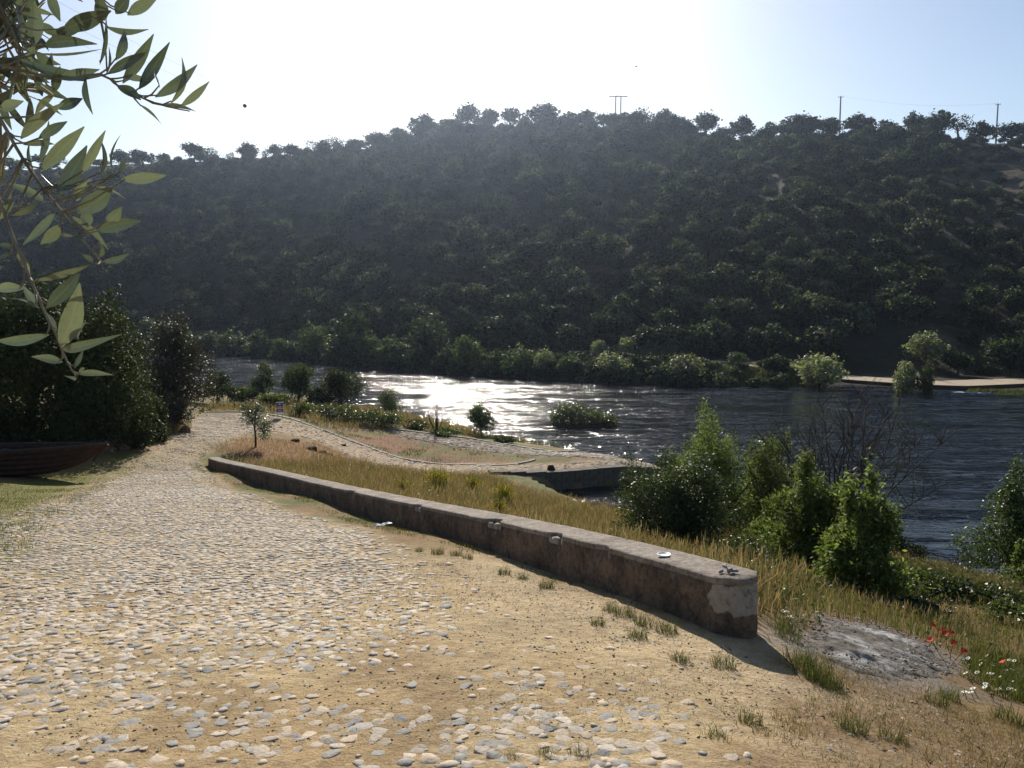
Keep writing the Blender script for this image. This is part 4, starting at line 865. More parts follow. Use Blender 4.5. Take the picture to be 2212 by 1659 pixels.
# ------------------------------------------------------------------ left trees
rl = np.random.default_rng(55)
BUSHES = []
def near_tree(name, px, by, top_y, wd, mat, n, size, asp, lab, d=None, trunk=None, k=12, z0=.3, droop=.2, cat="tree", lump=.3, shell=.22, zmin=.02, spread=None, tm=None, shoots=0):
    p = gpt(px, by) if d is None else np.array([*at_d(px, by, d)[:2], 0.])
    if d is not None: p[2] = float(gz(p[0], p[1]))
    H_ = at_d(px, top_y, p[1])[2] - p[2]; W_ = wd / F * p[1]
    if p[0] > 0 and p[1] < 40: BUSHES.append((p[0], p[1], W_ * .46))
    lb = lobes_round(W_, H_ * 1.0 - z0, z0, k, rl, .85)
    for j in range(shoots):                                              # shoots that break the outline
        c_ = lb[int(rl.integers(0, len(lb)))]; a = rl.random() * 6.28; el = .3 + 1.1 * rl.random(); rr_ = .045 + .05 * rl.random()
        lb.append((c_[0] + math.cos(a) * math.cos(el) * c_[3], c_[1] + math.sin(a) * math.cos(el) * c_[4], c_[2] + math.sin(el) * c_[5] * 1.05, W_ * rr_, W_ * rr_, H_ * (.09 + .09 * rl.random())))
    cm = crown_mesh(name + "_crown", lb, n, size, asp, mat, rl, droop, shell=shell, lump=lump, zmin=zmin)
    tr = trunk_mesh(name + "_trunk", H_ * .8, (trunk or .03 * H_), tm or M['bark'], rl, (spread or W_ * .28), 6, .06, 7, 2)
    return tree(name, p - np.array([0, 0, .05]), cm, tr, lab, cat)
near_tree("evergreen_tree", 70, 985, 605, 400, M['hedge'], 36000, .15, .5, "huge dark evergreen behind the old wooden boat", d=33, k=34, z0=-.3, shoots=20)
near_tree("evergreen_tree", 225, 962, 660, 270, M['hedge'], 26000, .14, .5, "dark evergreen with leafy fringe right of the old wooden boat", d=33.5, k=30, z0=-.1, shoots=20)
near_tree("evergreen_tree", -190, 985, 560, 420, M['hedge'], 5000, .22, .5, "dark evergreen at the left picture edge above the boat", d=36, k=24, z0=-.3, shoots=20)
near_tree("oak_tree", 382, 930, 690, 215, M['oakbrown'], 20000, .13, .6, "brownish round oak overhanging the road at the bend", d=43, k=30, z0=.2, shoots=20)
near_tree("oak_tree", 372, 950, 850, 80, M['oakbrown'], 4000, .11, .6, "low dark oak thicket beneath the brownish round oak", d=40, k=6, z0=.1, shoots=20)
for px, by, ty, wd, dd, lab in ((40, 1000, 860, 210, 31.5, "dark bushy thicket directly behind the boat's middle"), (165, 985, 860, 170, 31.8, "dark bushy thicket behind the boat's bow"), (270, 965, 850, 140, 33, "dark thicket below the leafy evergreen fringe"), (330, 950, 845, 90, 36, "dark thicket between the evergreen and the brownish oak"), (-90, 1000, 860, 200, 31.5, "dark bushy thicket at the left picture edge")):
    near_tree("thicket", px, by, ty, wd, M['hedge'], 6500, .13, .55, lab, d=dd, k=12, z0=-.2, cat="thicket", lump=.4)
near_tree("shrub", 470, 885, 800, 80, M['alder'], 5000, .14, .5, "green shrub right of the brownish oak at the bend", d=62, k=8, cat="shrub")
near_tree("shrub", 520, 888, 835, 80, M['bramble'], 4000, .14, .6, "low green shrub left of the slim tree by the river", d=63, k=7, cat="shrub")
near_tree("poplar_tree", 570, 885, 778, 55, M['alder'], 4200, .14, .5, "slim upright tree rising before the upstream water", d=66, k=8)
near_tree("alder_tree", 645, 885, 782, 78, M['alder'], 6500, .14, .6, "dark round alder left of the bigger alder behind the sign", d=66, k=9)
near_tree("alder_tree", 738, 890, 793, 112, M['alder'], 9000, .14, .6, "biggest round alder on the near river bank", d=66, k=11)
near_tree("alder_tree", 690, 888, 838, 60, M['alder'], 3500, .14, .6, "small alder tucked between two round alders", d=64, k=6)
near_tree("shrub", 590, 893, 848, 70, M['ash'], 3500, .13, .6, "yellow-green shrub behind the notice board", d=61, k=7, cat="shrub")
near_tree("shrub", 845, 912, 838, 60, M['alder'], 3600, .13, .5, "loose dark shrub at the shore right of the biggest alder", d=70, k=7, lump=.5, cat="shrub")
near_tree("small_tree", 1040, 945, 866, 62, M['alder'], 2600, .14, .7, "small dark tree silhouetted before the glittering water", d=62, k=7, z0=.5, lump=.45, trunk=.10)
for j, (px, by, ty, wd, lab) in enumerate(((720, 905, 872, 90, "bramble patch right of the notice board"), (780, 912, 880, 90, "bramble patch below the biggest alder"), (835, 918, 888, 80, "bramble patch at the tip of the scrubby shore"), (655, 898, 868, 60, "bramble patch directly behind the notice board"), (900, 925, 905, 60, "low weeds beside the bare shrub on the shore"), (960, 940, 922, 70, "low weeds at the foot of the bare shrub"), (1090, 955, 940, 50, "low weeds right of the small dark tree"))):
    near_tree("bramble", px, by, ty, wd, M['bramble'], 2200, .13, .6, lab, k=7, z0=0, cat="bramble", lump=.5)
# bare shrubs
def bare_shrub(p, H_, W_, n, r, lab, rad=.02, lean=(0, 0)):
    m = MB()
    for k in range(n):
        a = r.random() * 6.28; f = r.random() ** .7; e_ = Vector((math.cos(a) * W_ * .5 * f + lean[0], math.sin(a) * W_ * .5 * f + lean[1], H_ * (.65 + .4 * r.random()) * (1 - .25 * f))); s = Vector((math.cos(a) * .08, math.sin(a) * .08, -.1)); mid = s.lerp(e_, .5) + Vector((r.normal() * .06 * W_, r.normal() * .06 * W_, .05 * H_))
        m.tube([s, mid, e_], [rad, rad * .6, rad * .18], 5)
        for j in range(6):
            t = .35 + .6 * r.random(); s2 = mid.lerp(e_, (t - .35) / .65); a2 = r.random() * 6.28; e2 = s2 + Vector((math.cos(a2) * .6, math.sin(a2) * .6, .8)) * H_ * .17 * (.6 + r.random()); m.tube([s2, (s2 + e2) * .5 + Vector((0, 0, -.01 * H_)), e2], [rad * .35, rad * .25, rad * .1], 4)
    return tag(m.build("bare_shrub", M['dead'], None, True, p), lab, "shrub")
p = gpt(945, 935); bare_shrub(p, 2.9, 2.2, 7, rl, "leafless crooked shrub on the shore before the glittering water", .045)
# islet bush in the river
p = at_z(1258, 918, 0); e = link("islet_bush", None, None, (p[0], p[1], 0)); tag(e, "low bush on an islet in the middle of the river", "bush")
lb = [(-1.6, 0, .9, 1.3, 1.2, 1.1), (-.6, .2, 1.0, 1.3, 1.3, 1.0), (.6, 0, .7, 1.4, 1.2, .8), (1.7, 0, .55, 1.3, 1.0, .6), (2.5, 0, .35, .8, .8, .45), (-2.3, 0, .5, .7, .8, .6)]
link("crown", crown_mesh("islet_crown", lb, 8000, .15, .6, M['bramble'], rl, .2, zmin=.03), e)
MB().lathe((0, 0, 0), [(2.6, -.6), (2.5, .03), (1.6, .14), (.3, .18)], 18).build("mud_bank", M['soil'], e, True).scale = (1.1, .45, 1)
# sapling on the island of dirt
p = gpt(552, 966); e = link("olive_sapling", None, None, p); tag(e, "young olive sapling standing on the reddish verge above the wall", "tree")
H_ = 95 / F * p[1]; m = MB(); m.tube([(0, 0, -.2), (.02, 0, .45), (-.02, 0, 1.0), (.05, 0, H_ * .8)], [.06, .05, .04, .015], 7)
for k in range(9):
    a = k * 2.3; z_ = .7 + .12 * k; m.tube([(0, 0, z_), (math.cos(a) * .25, math.sin(a) * .2, z_ + .3), (math.cos(a) * .42, math.sin(a) * .35, z_ + .45 + .1 * (k % 3))], [.018, .012, .005], 5)
m.build("trunk", M['bark'], e, True)
link("crown", crown_mesh("sapling_crown", [(-.25, 0, 1.75, .45, .4, .45), (.15, .1, 1.85, .42, .4, .35), (-.1, 0, 1.35, .55, .5, .5), (.5, 0, 1.1, .42, .4, .55), (.45, -.1, .75, .36, .35, .45), (-.5, 0, 1.95, .3, .25, .25)], 2800, .11, .32, M['olivesap'], rl, .1, shell=.4, lump=.5), e)

# rocky bank left of the road
for j, (px, py, s, lab) in enumerate(((245, 968, .9, "jagged brown rock at the bow of the wooden boat"), (262, 955, 1.0, "biggest brown rock in the dry bank beside the boat"), (285, 945, .8, "brown rock under the dark evergreen fringe"), (310, 935, .7, "brown rock between the two dark trees"), (400, 935, .55, "small brown rock at the foot of the brownish oak"), (232, 975, .5, "small brown rock touching the boat's shadow"))):
    p = gpt(px, py); V = []; Fs = []; n = 9
    for i in range(6):
        ph = math.pi * (i / 5) * .55 + .02
        for k in range(n):
            a = 6.283 * k / n; q_ = s * (.75 + .55 * rs.random()); V.append((math.sin(ph) * math.cos(a) * q_ * .7, math.sin(ph) * math.sin(a) * q_ * .6, math.cos(ph) * q_ * .75 - .12))
    for i in range(5):
        for k in range(n): k2 = (k + 1) % n; Fs.append((i * n + k, (i + 1) * n + k, (i + 1) * n + k2, i * n + k2))
    Fs.append(tuple(range(n))); o = link("rock", mesh_np("rock", V, Fs, mats=(M['rock'],)), None, p, (0, 0, rs.random() * 6)); tag(o, lab, "rock", "rocks in the dry bank")
for j, (px, py, s, lab) in enumerate(((672, 972, .36, "widest dark clod of soil on the reddish verge"), (695, 979, .26, "dark clod of soil second from the widest clod"), (712, 983, .2, "dark clod of soil nearest the lower road"), (742, 963, .2, "lone dark clod of soil at the road's lower edge"), (637, 954, .3, "dark clod of soil beside the olive sapling"))):
    p = gpt(px, py); V, Fs = stone_verts(rs, s * 2, s * 1.4, s * .55, 10, .5); o = link("soil_clod", mesh_np("soil_clod", V, Fs, mats=(M['soil'],)), None, p, (0, 0, rs.random())); tag(o, lab, "clod", "clods on the verge")

# ------------------------------------------------------------------ right bank bushes
near_tree("glossy_bush", 1440, 1192, 978, 310, M['privet'], 36000, .075, .38, "large glossy dark bush behind the middle of the parapet", k=26, z0=-.2, cat="bush", shell=.24, lump=.45, shoots=26)
near_tree("willow_bush", 1540, 1130, 915, 270, M['ash'], 26000, .10, .32, "tall bright willow bush behind the glossy dark bush", d=24, k=26, z0=-.3, cat="bush", shell=.3, lump=.55, shoots=26)
near_tree("willow_bush", 1645, 1135, 938, 170, M['ash'], 14000, .10, .32, "narrower bright willow bush left of the bare twigs", d=24.5, k=22, z0=-.3, cat="bush", shell=.32, lump=.55, shoots=26)
near_tree("willow_bush", 1740, 1218, 1030, 230, M['ash'], 17000, .085, .4, "mid-green bush at the foot of the bare twigs", k=24, z0=-.2, cat="bush", shell=.34, lump=.6, shoots=26)
near_tree("ash_sapling", 1858, 1295, 1050, 190, M['ash'], 17000, .085, .42, "upright leafy ash sapling on the grassy bank", k=24, z0=.0, shell=.38, lump=.65, shoots=26)
near_tree("willow_bush", 1680, 1195, 1070, 160, M['ash'], 9000, .085, .4, "low feathery bush between the bright willows and the bare twigs", k=16, z0=-.2, cat="bush", shell=.34, lump=.6, shoots=26)
near_tree("bramble", 1600, 1240, 1165, 170, M['bramble'], 8000, .05, .6, "yellowish bramble directly behind the end of the parapet", k=12, z0=0, cat="bramble", lump=.5)
near_tree("bramble", 1925, 1240, 1150, 120, M['hedge'], 5000, .08, .6, "dark bramble at the water's edge right of the ash sapling", d=24, k=7, z0=0, cat="bramble")
near_tree("silver_bush", 2205, 1270, 1065, 250, M['privet'], 18000, .10, .4, "round glossy bush at the right picture edge", d=21, k=12, z0=0, cat="bush", shell=.22, lump=.4, shoots=26)
near_tree("ash_sapling", 2235, 1275, 1185, 120, M['ash'], 4000, .10, .4, "green leafy shoots below the round glossy bush", d=18, k=7, z0=0, lump=.5, shoots=26)
near_tree("slim_shrub", 1357, 1075, 968, 60, M['willow'], 1800, .10, .35, "slim feathery shrub rising before the quay", d=34, k=6, z0=0, cat="shrub", lump=.6, shell=.5)
p = np.array([*at_d(1800, 1160, 22)[:2], 0.]); p[2] = float(gz(p[0], p[1])); bare_shrub(p, 5.0, 5.6, 38, rl, "spray of tall bare dark twigs rising above the bank bushes", .034, (.5, 0))
for j, (px, py, wd, ty, lab) in enumerate(((1990, 1280, 170, 1238, "low bramble sheet left of the shoreline gap"), (2110, 1300, 180, 1260, "low bramble sheet below the round glossy bush"), (2190, 1350, 150, 1305, "low bramble sheet at the right picture edge"), (1960, 1330, 130, 1290, "low bramble clump right of the ash sapling foot"))):
    near_tree("bramble", px, py, ty, wd, M['bramble'], 5500, .07, .6, lab, k=9, z0=0, cat="bramble", lump=.5)

# ------------------------------------------------------------------ grass
rgk = np.random.default_rng(66)
FIELD = gpoly([(560, 1012), (760, 1016), (850, 1020), (1000, 1032), (1180, 1032), (1210, 1055), (1290, 1085), (1320, 1120), (1400, 1215), (1200, 1160), (900, 1095), (700, 1050)])
def grass_obj(name, P, n, h, wd, mat, label, seed=False, dens=None, lean=.6, soft=.18):
    q = scatter_poly(P, n, rgk)
    sd_ = sdist(q[:, 0], q[:, 1], P) + (fbm(q[:, 0] * 2.3, q[:, 1] * 2.3, 12) - .5) * soft * 1.6; q = q[rgk.random(len(q)) < sstep(0, soft, sd_)]
    if dens is not None: q = q[rgk.random(len(q)) < dens(q[:, 0], q[:, 1])]
    wall_d = dist_line(q[:, 0], q[:, 1], [tuple(c) for c in CEN[::6]]); q = q[wall_d > TH * .5 + .06]
    for bx, by_, br_ in BUSHES: q = q[np.hypot(q[:, 0] - bx, (q[:, 1] - by_ + br_ * .5) * .7) > br_ * .9]
    return tag(link(name, blades(np.stack([q[:, 0], q[:, 1], gtop(q[:, 0], q[:, 1]) - min(.02, h * .25)], -1), h, wd, mat, name, rgk, lean, seed)), label, "grass", None, "stuff")
pm = lambda f, a, b, s: (lambda x, y: sstep(a, b, fbm(x * f, y * f, s)) * .9 + .1)
BF = [tuple(FL[i] + NB[i] * .5) for i in range(0, len(FL), 8)]; FIELDP = BF + [(6.5, 16), (6, 24), (4.6, 30), (3.2, 33.5), (.6, 38.8), (-1.5, 42), (-6, 42.5), (-9, 40), (-10.5, 36), (-11.5, 33)]
grass_obj("dry_grass_field", FIELDP, 44000, .44, .011, M['drygrass'], "tall dry golden grass filling the slope behind the parapet", True)
grass_obj("green_field_grass", FIELDP, 40000, .36, .013, M['mixgrass'], "greener grass mixed through the slope behind the parapet", False, pm(.35, .4, .6, 7))
RBANK = [(2.75, 6.9), (3.6, 8.8), (4.6, 8.9), (5.6, 7.6), (6.4, 6.0), (9, 3.5), (16, 6), (21, 20), (20, 31), (16, 36), (10, 38), (6, 36), (4.5, 24), (3.6, 16), (2.2, 9.5), (2.45, 7.6)]
grass_obj("bank_dry_grass", RBANK, 56000, .30, .005, M['drygrass'], "dry golden grass on the bank right of the parapet", True, pm(.5, .3, .6, 17))
grass_obj("bank_green_grass", RBANK, 80000, .24, .008, M['mixgrass'], "green and yellow grass covering the bank down to the water", False)
LB = gpoly([(420, 892), (520, 889), (610, 898), (700, 928), (830, 925), (920, 930), (1050, 950), (1000, 925), (860, 895), (700, 880), (470, 872)])
grass_obj("bend_grass", LB, 9000, .5, .035, M['drygrass'], "dry grass beyond the kerb at the bend", True)
grass_obj("shore_grass", gpoly([(830, 918), (930, 928), (1060, 948), (1230, 970), (1330, 982), (1330, 976), (1080, 945), (960, 925), (890, 908)]), 6000, .4, .03, M['greengrass'], "green grass fringe on the near shore beside the ramp")
grass_obj("island_grass", DIRT, 5000, .12, .03, M['greengrass'], "short green grass patches on the dirt between the lower roads", False, pm(.8, .52, .62, 44))
grass_obj("verge_straw", ISLE, 6000, .16, .015, M['drygrass'], "short dry straw on the reddish verge round the sapling", False)
LBK = gpoly([(225, 985), (330, 960), (420, 925), (330, 915), (230, 930), (180, 985)])
grass_obj("rock_bank_grass", LBK, 6000, .35, .02, M['drygrass'], "dry grass between the rocks left of the road", True)
grass_obj("verge_grass", LVERGE, 20000, .05, .010, M['greengrass'], "thin short green grass between cobbles on the left verge", False, pm(.9, .35, .6, 61))
WF = [tuple(FL[i] - NB[i] * .02) for i in range(0, len(FL), 8)] + [tuple(FL[i] - NB[i] * (.35 + .5 * float(sstep(LEN - 4, LEN - 8, seg[i])))) for i in range(len(FL) - 1, -1, -8)]
grass_obj("wall_foot_grass", WF, 14000, .055, .008, M['mixgrass'], "short grass and straw along the foot of the parapet", False, pm(1.6, .35, .6, 23))
grass_obj("corner_straw", RBROWN, 12000, .05, .006, M['drygrass'], "sparse dry straw on the brown ground at lower right", False, pm(1.3, .42, .62, 29), .9)
STR = gpoly([(1000, 1200), (1420, 1320), (1700, 1450), (2212, 1560), (2212, 1680), (0, 1680), (0, 1400)])
grass_obj("scattered_straw", STR, 16000, .02, .004, M['drygrass'], "tiny bits of dry straw scattered on the sand", False, pm(1.1, .35, .65, 37), 4.0)
q = scatter_poly(RBANK, 75000, rgk); q = q[(rgk.random(len(q)) < sstep(.38, .56, fbm(q[:, 0] * .45, q[:, 1] * .45, 51)) * .9 + .15)]; q = q[dist_line(q[:, 0], q[:, 1], [tuple(c) for c in CEN[::6]]) > .4]
n = len(q); P = np.stack([q[:, 0], q[:, 1], gz(q[:, 0], q[:, 1]) + rgk.random(n) ** 1.5 * .34], -1); s_ = .03 + .035 * rgk.random(n); V, Q = leaf_quads(P, unit(rgk.normal(size=(n, 3)) + np.array([0, 0, .8])), unit(rgk.normal(size=(n, 3))), s_, s_ * .5)
tag(link("bank_weeds", mesh_np("bank_weeds", V, Q, mats=(M['bramble'],))), "leafy green weeds sprawling through the bank grass", "weeds", None, "stuff")
q = scatter_poly(FIELDP, 16000, rgk); q = q[(rgk.random(len(q)) < sstep(.45, .6, fbm(q[:, 0] * .4, q[:, 1] * .4, 57)))]; q = q[dist_line(q[:, 0], q[:, 1], [tuple(c) for c in CEN[::6]]) > .4]
n = len(q); P = np.stack([q[:, 0], q[:, 1], gz(q[:, 0], q[:, 1]) + rgk.random(n) ** 1.5 * .4], -1); s_ = .04 + .05 * rgk.random(n); V, Q = leaf_quads(P, unit(rgk.normal(size=(n, 3)) + np.array([0, 0, .8])), unit(rgk.normal(size=(n, 3))), s_, s_ * .5)
tag(link("field_weeds", mesh_np("field_weeds", V, Q, mats=(M['bramble'],))), "leafy weeds among the dry grass behind the parapet", "weeds", None, "stuff")
# tufts
TUFT = []
for k in range(5):
    n = 130; a = rgk.random(n) * 6.28; rr_ = .09 * np.sqrt(rgk.random(n)); TUFT.append(blades(np.stack([np.cos(a) * rr_, np.sin(a) * rr_, np.full(n, -.01)], -1), .085, .004, M['mixgrass'] if k % 2 else M['greengrass'], "grass_tuft", rgk, 1.0))
TP = [(905, 1192, .7, "upper"), (945, 1196, 1.0, "upper"), (985, 1200, .9, "upper"), (1010, 1206, .8, "upper"), (1090, 1240, .9, "wall"), (1130, 1252, .8, "wall"), (1180, 1270, 1.0, "wall"), (1320, 1320, .9, "wall"), (1350, 1330, 1.1, "wall"), (1390, 1350, 1.0, "wall"), (1378, 1378, .9, "wall"), (1440, 1365, 1.1, "wall"), (1470, 1428, .8, "sand"), (1562, 1440, 1.0, "sand"), (1290, 1350, .7, "sand"), (1730, 1440, 1.5, "heap"), (1752, 1458, 1.6, "heap"), (1775, 1475, 1.3, "heap"), (1700, 1380, 1.3, "end"), (1690, 1360, 1.5, "end"), (1800, 1490, 1.0, "heap"), (2020, 1520, 1.2, "right"), (2050, 1510, 1.0, "right"), (1250, 1640, .7, "bottom"), (1180, 1640, .6, "bottom"), (1545, 1600, .8, "bottom"), (1100, 1648, .5, "bottom"), (2180, 1560, 1.4, "right"), (2100, 1470, 1.3, "right"), (2195, 1480, 1.5, "right"), (2150, 1500, 1.4, "right"), (1620, 1560, .8, "bottom"), (1840, 1580, 1.1, "right"), (1930, 1600, 1.0, "right")]
TL = {"upper": "small grass tuft growing on the cobbles where the sand begins", "wall": "small grass tuft in the sand along the wall's shadow edge", "sand": "small lone grass tuft on open sand before the wall", "heap": "grass tuft between the wall end and the ash heap", "end": "green tuft against the end of the parapet", "right": "grass tuft on the brown ground below the ash heap", "bottom": "small weed tuft among the nearest cobbles"}
for j, (px, py, s, zn) in enumerate(TP):
    o = link("grass_tuft", TUFT[j % 5], None, gpt(px, py), (0, 0, rgk.random() * 6), (s, s, s)); tag(o, TL[zn] + ", %s from left" % ORD[sorted(t_[0] for t_ in TP if t_[3] == zn).index(px)], "grass tuft", "grass tufts, " + zn)
# yellow flowering broom in the field
for j, (px, py, wd, ty, lab) in enumerate(((945, 1058, 60, 1010, "biggest clump of yellow flowers in the grass behind the parapet"), (1020, 1062, 36, 1030, "small yellow flower clump right of the biggest one"), (870, 1060, 40, 1035, "small yellow flower clump left of the biggest one"), (1085, 1090, 50, 1045, "yellow flower clump right of centre in the dry grass"), (1078, 1120, 34, 1082, "yellow flower clump rising just behind the parapet top"))):
    p = gpt(px, py + 8); W_ = wd / F * p[1]; H_ = (py + 8 - ty) / F * p[1]; e = link("yellow_flower_clump", None, None, p); tag(e, lab, "flowers", "yellow flower clumps")
    link("stems", blades(np.stack([rgk.normal(size=160) * W_ * .2, rgk.normal(size=160) * W_ * .2, np.zeros(160)], -1), H_, .014, M['greengrass'], "stems", rgk), e)
    link("blossoms", crown_mesh("blossoms", [(0, 0, H_ * .75, W_ * .5, W_ * .45, H_ * .3), (W_ * .2, 0, H_ * .6, W_ * .3, W_ * .3, H_ * .25)], int(300 + 500 * W_), .05, .7, M['yellow'], rgk, shell=.5, lump=.6), e)
# poppies and daisies
pop = MB(); petals = []
for k in range(4):
    a = k * math.pi / 2 + .3; V = [(0, 0, 0)]; 
    for t in (-.7, -.35, 0, .35, .7): V.append((math.cos(a + t) * .034, math.sin(a + t) * .034, .016 + .006 * (k % 2)))
    petals.append(mesh_np("petal", V, [(0, 1, 2), (0, 2, 3), (0, 3, 4), (0, 4, 5)], mats=(M['red'],)))
stemm = MB().tube([(0, 0, -.5), (.02, 0, -.2), (0, 0, 0)], .003, 4).mesh("stem", M['privet'])
for j, (px, py) in enumerate(((2012, 1352), (2025, 1364), (2034, 1362), (2040, 1370), (2008, 1384), (2019, 1377), (2052, 1368), (2078, 1408), (2165, 1432), (2058, 1390))):
    q_ = gpt(px, py + 45); pz = at_d(px, py, q_[1])[2]; o = link("poppy", None, None, (q_[0], q_[1], pz), (R(-35), 0, rgk.random() * 6)); tag(o, ("red poppy in the cluster beside the ash heap" if j < 7 else "red poppy apart from the cluster, toward the daisies"), "poppy", "poppies in cluster" if j < 7 else "stray poppies")
    for m_ in petals: link("petal", m_, o)
    link("stem", stemm, o)
dz = MB(); 
for k in range(7):
    a = k * 6.283 / 7; dz.add([(0, 0, 0), (math.cos(a - .35) * .02, math.sin(a - .35) * .02, .004), (math.cos(a) * .027, math.sin(a) * .027, .003), (math.cos(a + .35) * .02, math.sin(a + .35) * .02, .004)], [(0, 1, 2, 3)])
dmesh = dz.mesh("daisy_petals", M['white']); dc = MB().lathe((0, 0, 0), [(.007, .002), (.006, .008), (.002, .010)], 8).mesh("daisy_centre", M['yellow'])
for j in range(46):
    if j < 40: px, py = rgk.uniform(2075, 2205), rgk.uniform(1415, 1500); py = max(py, 1395 + (px - 2060) * .25)
    else: px, py = rgk.uniform(1680, 1720), rgk.uniform(1318, 1345)
    q_ = gpt(px, py + 14); o = link("daisy", None, None, (q_[0], q_[1], at_d(px, py, q_[1])[2]), (R(-25) + rgk.normal() * .3, rgk.normal() * .3, rgk.random())); tag(o, "white daisy in the green patch right of the ash heap" if j < 40 else "white daisy beside the end of the parapet", "daisy", "daisies right of the ash" if j < 40 else "daisies at the wall end")
    link("petals", dmesh, o); link("centre", dc, o); link("stem", stemm, o)
DG = gpoly([(2060, 1420), (2110, 1400), (2260, 1440), (2260, 1560), (2160, 1500)])
grass_obj("daisy_greenery", DG, 9000, .13, .012, M['greengrass'], "lush green leaves among the daisies", soft=.5)
# ash heap
xs = [p[0] for p in ASHP]; ys = [p[1] for p in ASHP]; gx, gy = np.meshgrid(np.arange(min(xs) - .3, max(xs) + .3, .022), np.arange(min(ys) - .3, max(ys) + .3, .022), indexing='ij')
X = gx.ravel(); Y = gy.ravel(); sd_ = sdist(X, Y, ASHP); sd2 = sd_ + (fbm(X * 3, Y * 3, 5) - .5) * .7; ny = gx.shape[1]; i = np.arange(gx.shape[0] - 1)[:, None] * ny + np.arange(ny - 1)[None]; q = np.stack([i, i + ny, i + ny + 1, i + 1], -1).reshape(-1, 4)
lump = np.abs(fbm(X * 7, Y * 7, 55) - .5) * .16 + (fbm(X * 22, Y * 22, 56) - .5) * .035
Z = gz(X, Y) - .05 + (.055 + .05 * sstep(0, .6, sd_) + .55 * lump * sstep(0, .3, sd_)) * sstep(-.05, .18, sd2)
q = q[(sd2 > -.2)[q].all(1)]; used = np.unique(q); mp = np.full(len(X), -1); mp[used] = np.arange(len(used))
f = (sstep(.38, .6, fbm(X * 2.2, Y * 2.2, 58)) * sstep(.1, .5, sd2))[:, None]; f = f * (.35 + .65 * sstep(.42, .6, fbm(X * 9, Y * 9, 59)))[:, None]; gc = np.array((.13, .115, .10)) + (np.array((.40, .39, .38)) - np.array((.13, .115, .10))) * f; gc = np.concatenate([gc, np.ones((len(X), 1))], -1)
o = link("ash_heap", mesh_np("ash_heap", np.stack([X, Y, Z], -1)[used], mp[q], smooth=True, mats=(M['road'],), attrs={"gcol": ('FLOAT_COLOR', gc[used])})); tag(o, "low heap of pale grey ash on the ground right of the parapet", "ash heap")

pebbles("ash_crumbs", ASHP, 1500, .004, .012, M['soil'], "dark charred crumbs scattered over the ash heap", rc).location.z = .05
pebbles("ash_lumps", ASHP, 500, .006, .016, M['ashheap'], "pale lumps of ash lying on the heap", rc).location.z = .05
# ------------------------------------------------------------------ olive tree: hanging branches in front, trunk off to the left
olive = link("olive_tree", None, None, (-1.75, 1.35, float(gz(-1.75, 1.35)))); tag(olive, "olive tree whose leafy branches hang in at the upper left", "tree")
O0 = np.array(olive.location)
def olive_leaf_mat():
    m, t, b, o = mat_new("olive_leaf"); oi = N(t, "ShaderNodeObjectInfo").outputs["Random"]; bf = N(t, "ShaderNodeNewGeometry").outputs["Backfacing"]
    c1 = ramp(t, [(0, (.05, .065, .05)), (.5, (.092, .112, .085)), (1, (.165, .185, .145))], oi).outputs[0]; c2 = ramp(t, [(0, (.10, .115, .085)), (1, (.18, .195, .15))], oi).outputs[0]
    p = N(t, "ShaderNodeTexCoord").outputs["Object"]; n = noise(t, 90, 4, .6, p); c = mixc(t, c1, c2, bf); n.inputs['Scale'].default_value = 160; c = mixc(t, c, ramp(t, [(.3, (.72, .72, .70)), (.7, (1.2, 1.2, 1.2))], n.outputs[0]).outputs[0], 1, 'MULTIPLY')
    rb_ = N(t, 'ShaderNodeAttribute', attribute_name='rib').outputs['Fac']; c = mixc(t, c, (.24, .26, .17), ramp(t, [(.55, (0, 0, 0)), (.95, (.7, .7, .7))], rb_).outputs[0])
    t.links.new(c, b.inputs["Base Color"]); b.inputs["Roughness"].default_value = .32; b.inputs["Specular IOR Level"].default_value = .7
    tr = N(t, "ShaderNodeBsdfTranslucent"); t.links.new(mixc(t, c1, (1.15, 1.25, .75), 1, 'MULTIPLY'), tr.inputs[0]); mx = N(t, "ShaderNodeMixShader"); mx.inputs[0].default_value = .28
    t.links.new(b.outputs[0], mx.inputs[1]); t.links.new(tr.outputs[0], mx.inputs[2]); t.links.new(mx.outputs[0], o.inputs[0]); return m
M['oliveleaf'] = olive_leaf_mat()
ro = np.random.default_rng(77)
def oleaf(parent, b0, t0, Wd, tilt, off0):
    b0 = np.array(b0); t0 = np.array(t0); A = t0 - b0; L = np.linalg.norm(A); A = A / L; view = unit(b0 - np.array([0, 0, EYE])); Nn = unit(-view - A * np.dot(-view, A)); B = np.cross(Nn, A)
    c, s = math.cos(tilt), math.sin(tilt); B2 = B * c + Nn * s; N2 = Nn * c - B * s; V = []; Fs = []; n = 8; curl = ro.normal() * .09 * L; sway = ro.normal() * .035 * L; drop = ro.normal() * .10 * L; rib = []
    for i in range(n + 1):
        t = i / n; w_ = Wd * .41 * (math.sin(math.pi * min(1, t * .97 + .015) ** .85)) ** 1.05 if 0 < i < n else Wd * .03
        cen = b0 + A * L * t + N2 * curl * math.sin(math.pi * t) + B2 * sway * math.sin(math.pi * t) - N2 * drop * t * t
        for u in (-1, -.4, 0, .4, 1): V.append(cen + B2 * w_ * u + N2 * abs(u) * w_ * .28 - off0); rib.append(1 - min(1, abs(u) * 2.5))
    for i in range(n):
        for j in range(4): Fs.append((i * 5 + j, i * 5 + j + 1, i * 5 + 6 + j, i * 5 + 5 + j))
    link("leaf", mesh_np("leaf", V, Fs, smooth=True, mats=(M['oliveleaf'],), attrs={"rib": ('FLOAT', np.array(rib, np.float32))}), parent)
ZS = .5                                                                   # leaf list is in half-size picture units
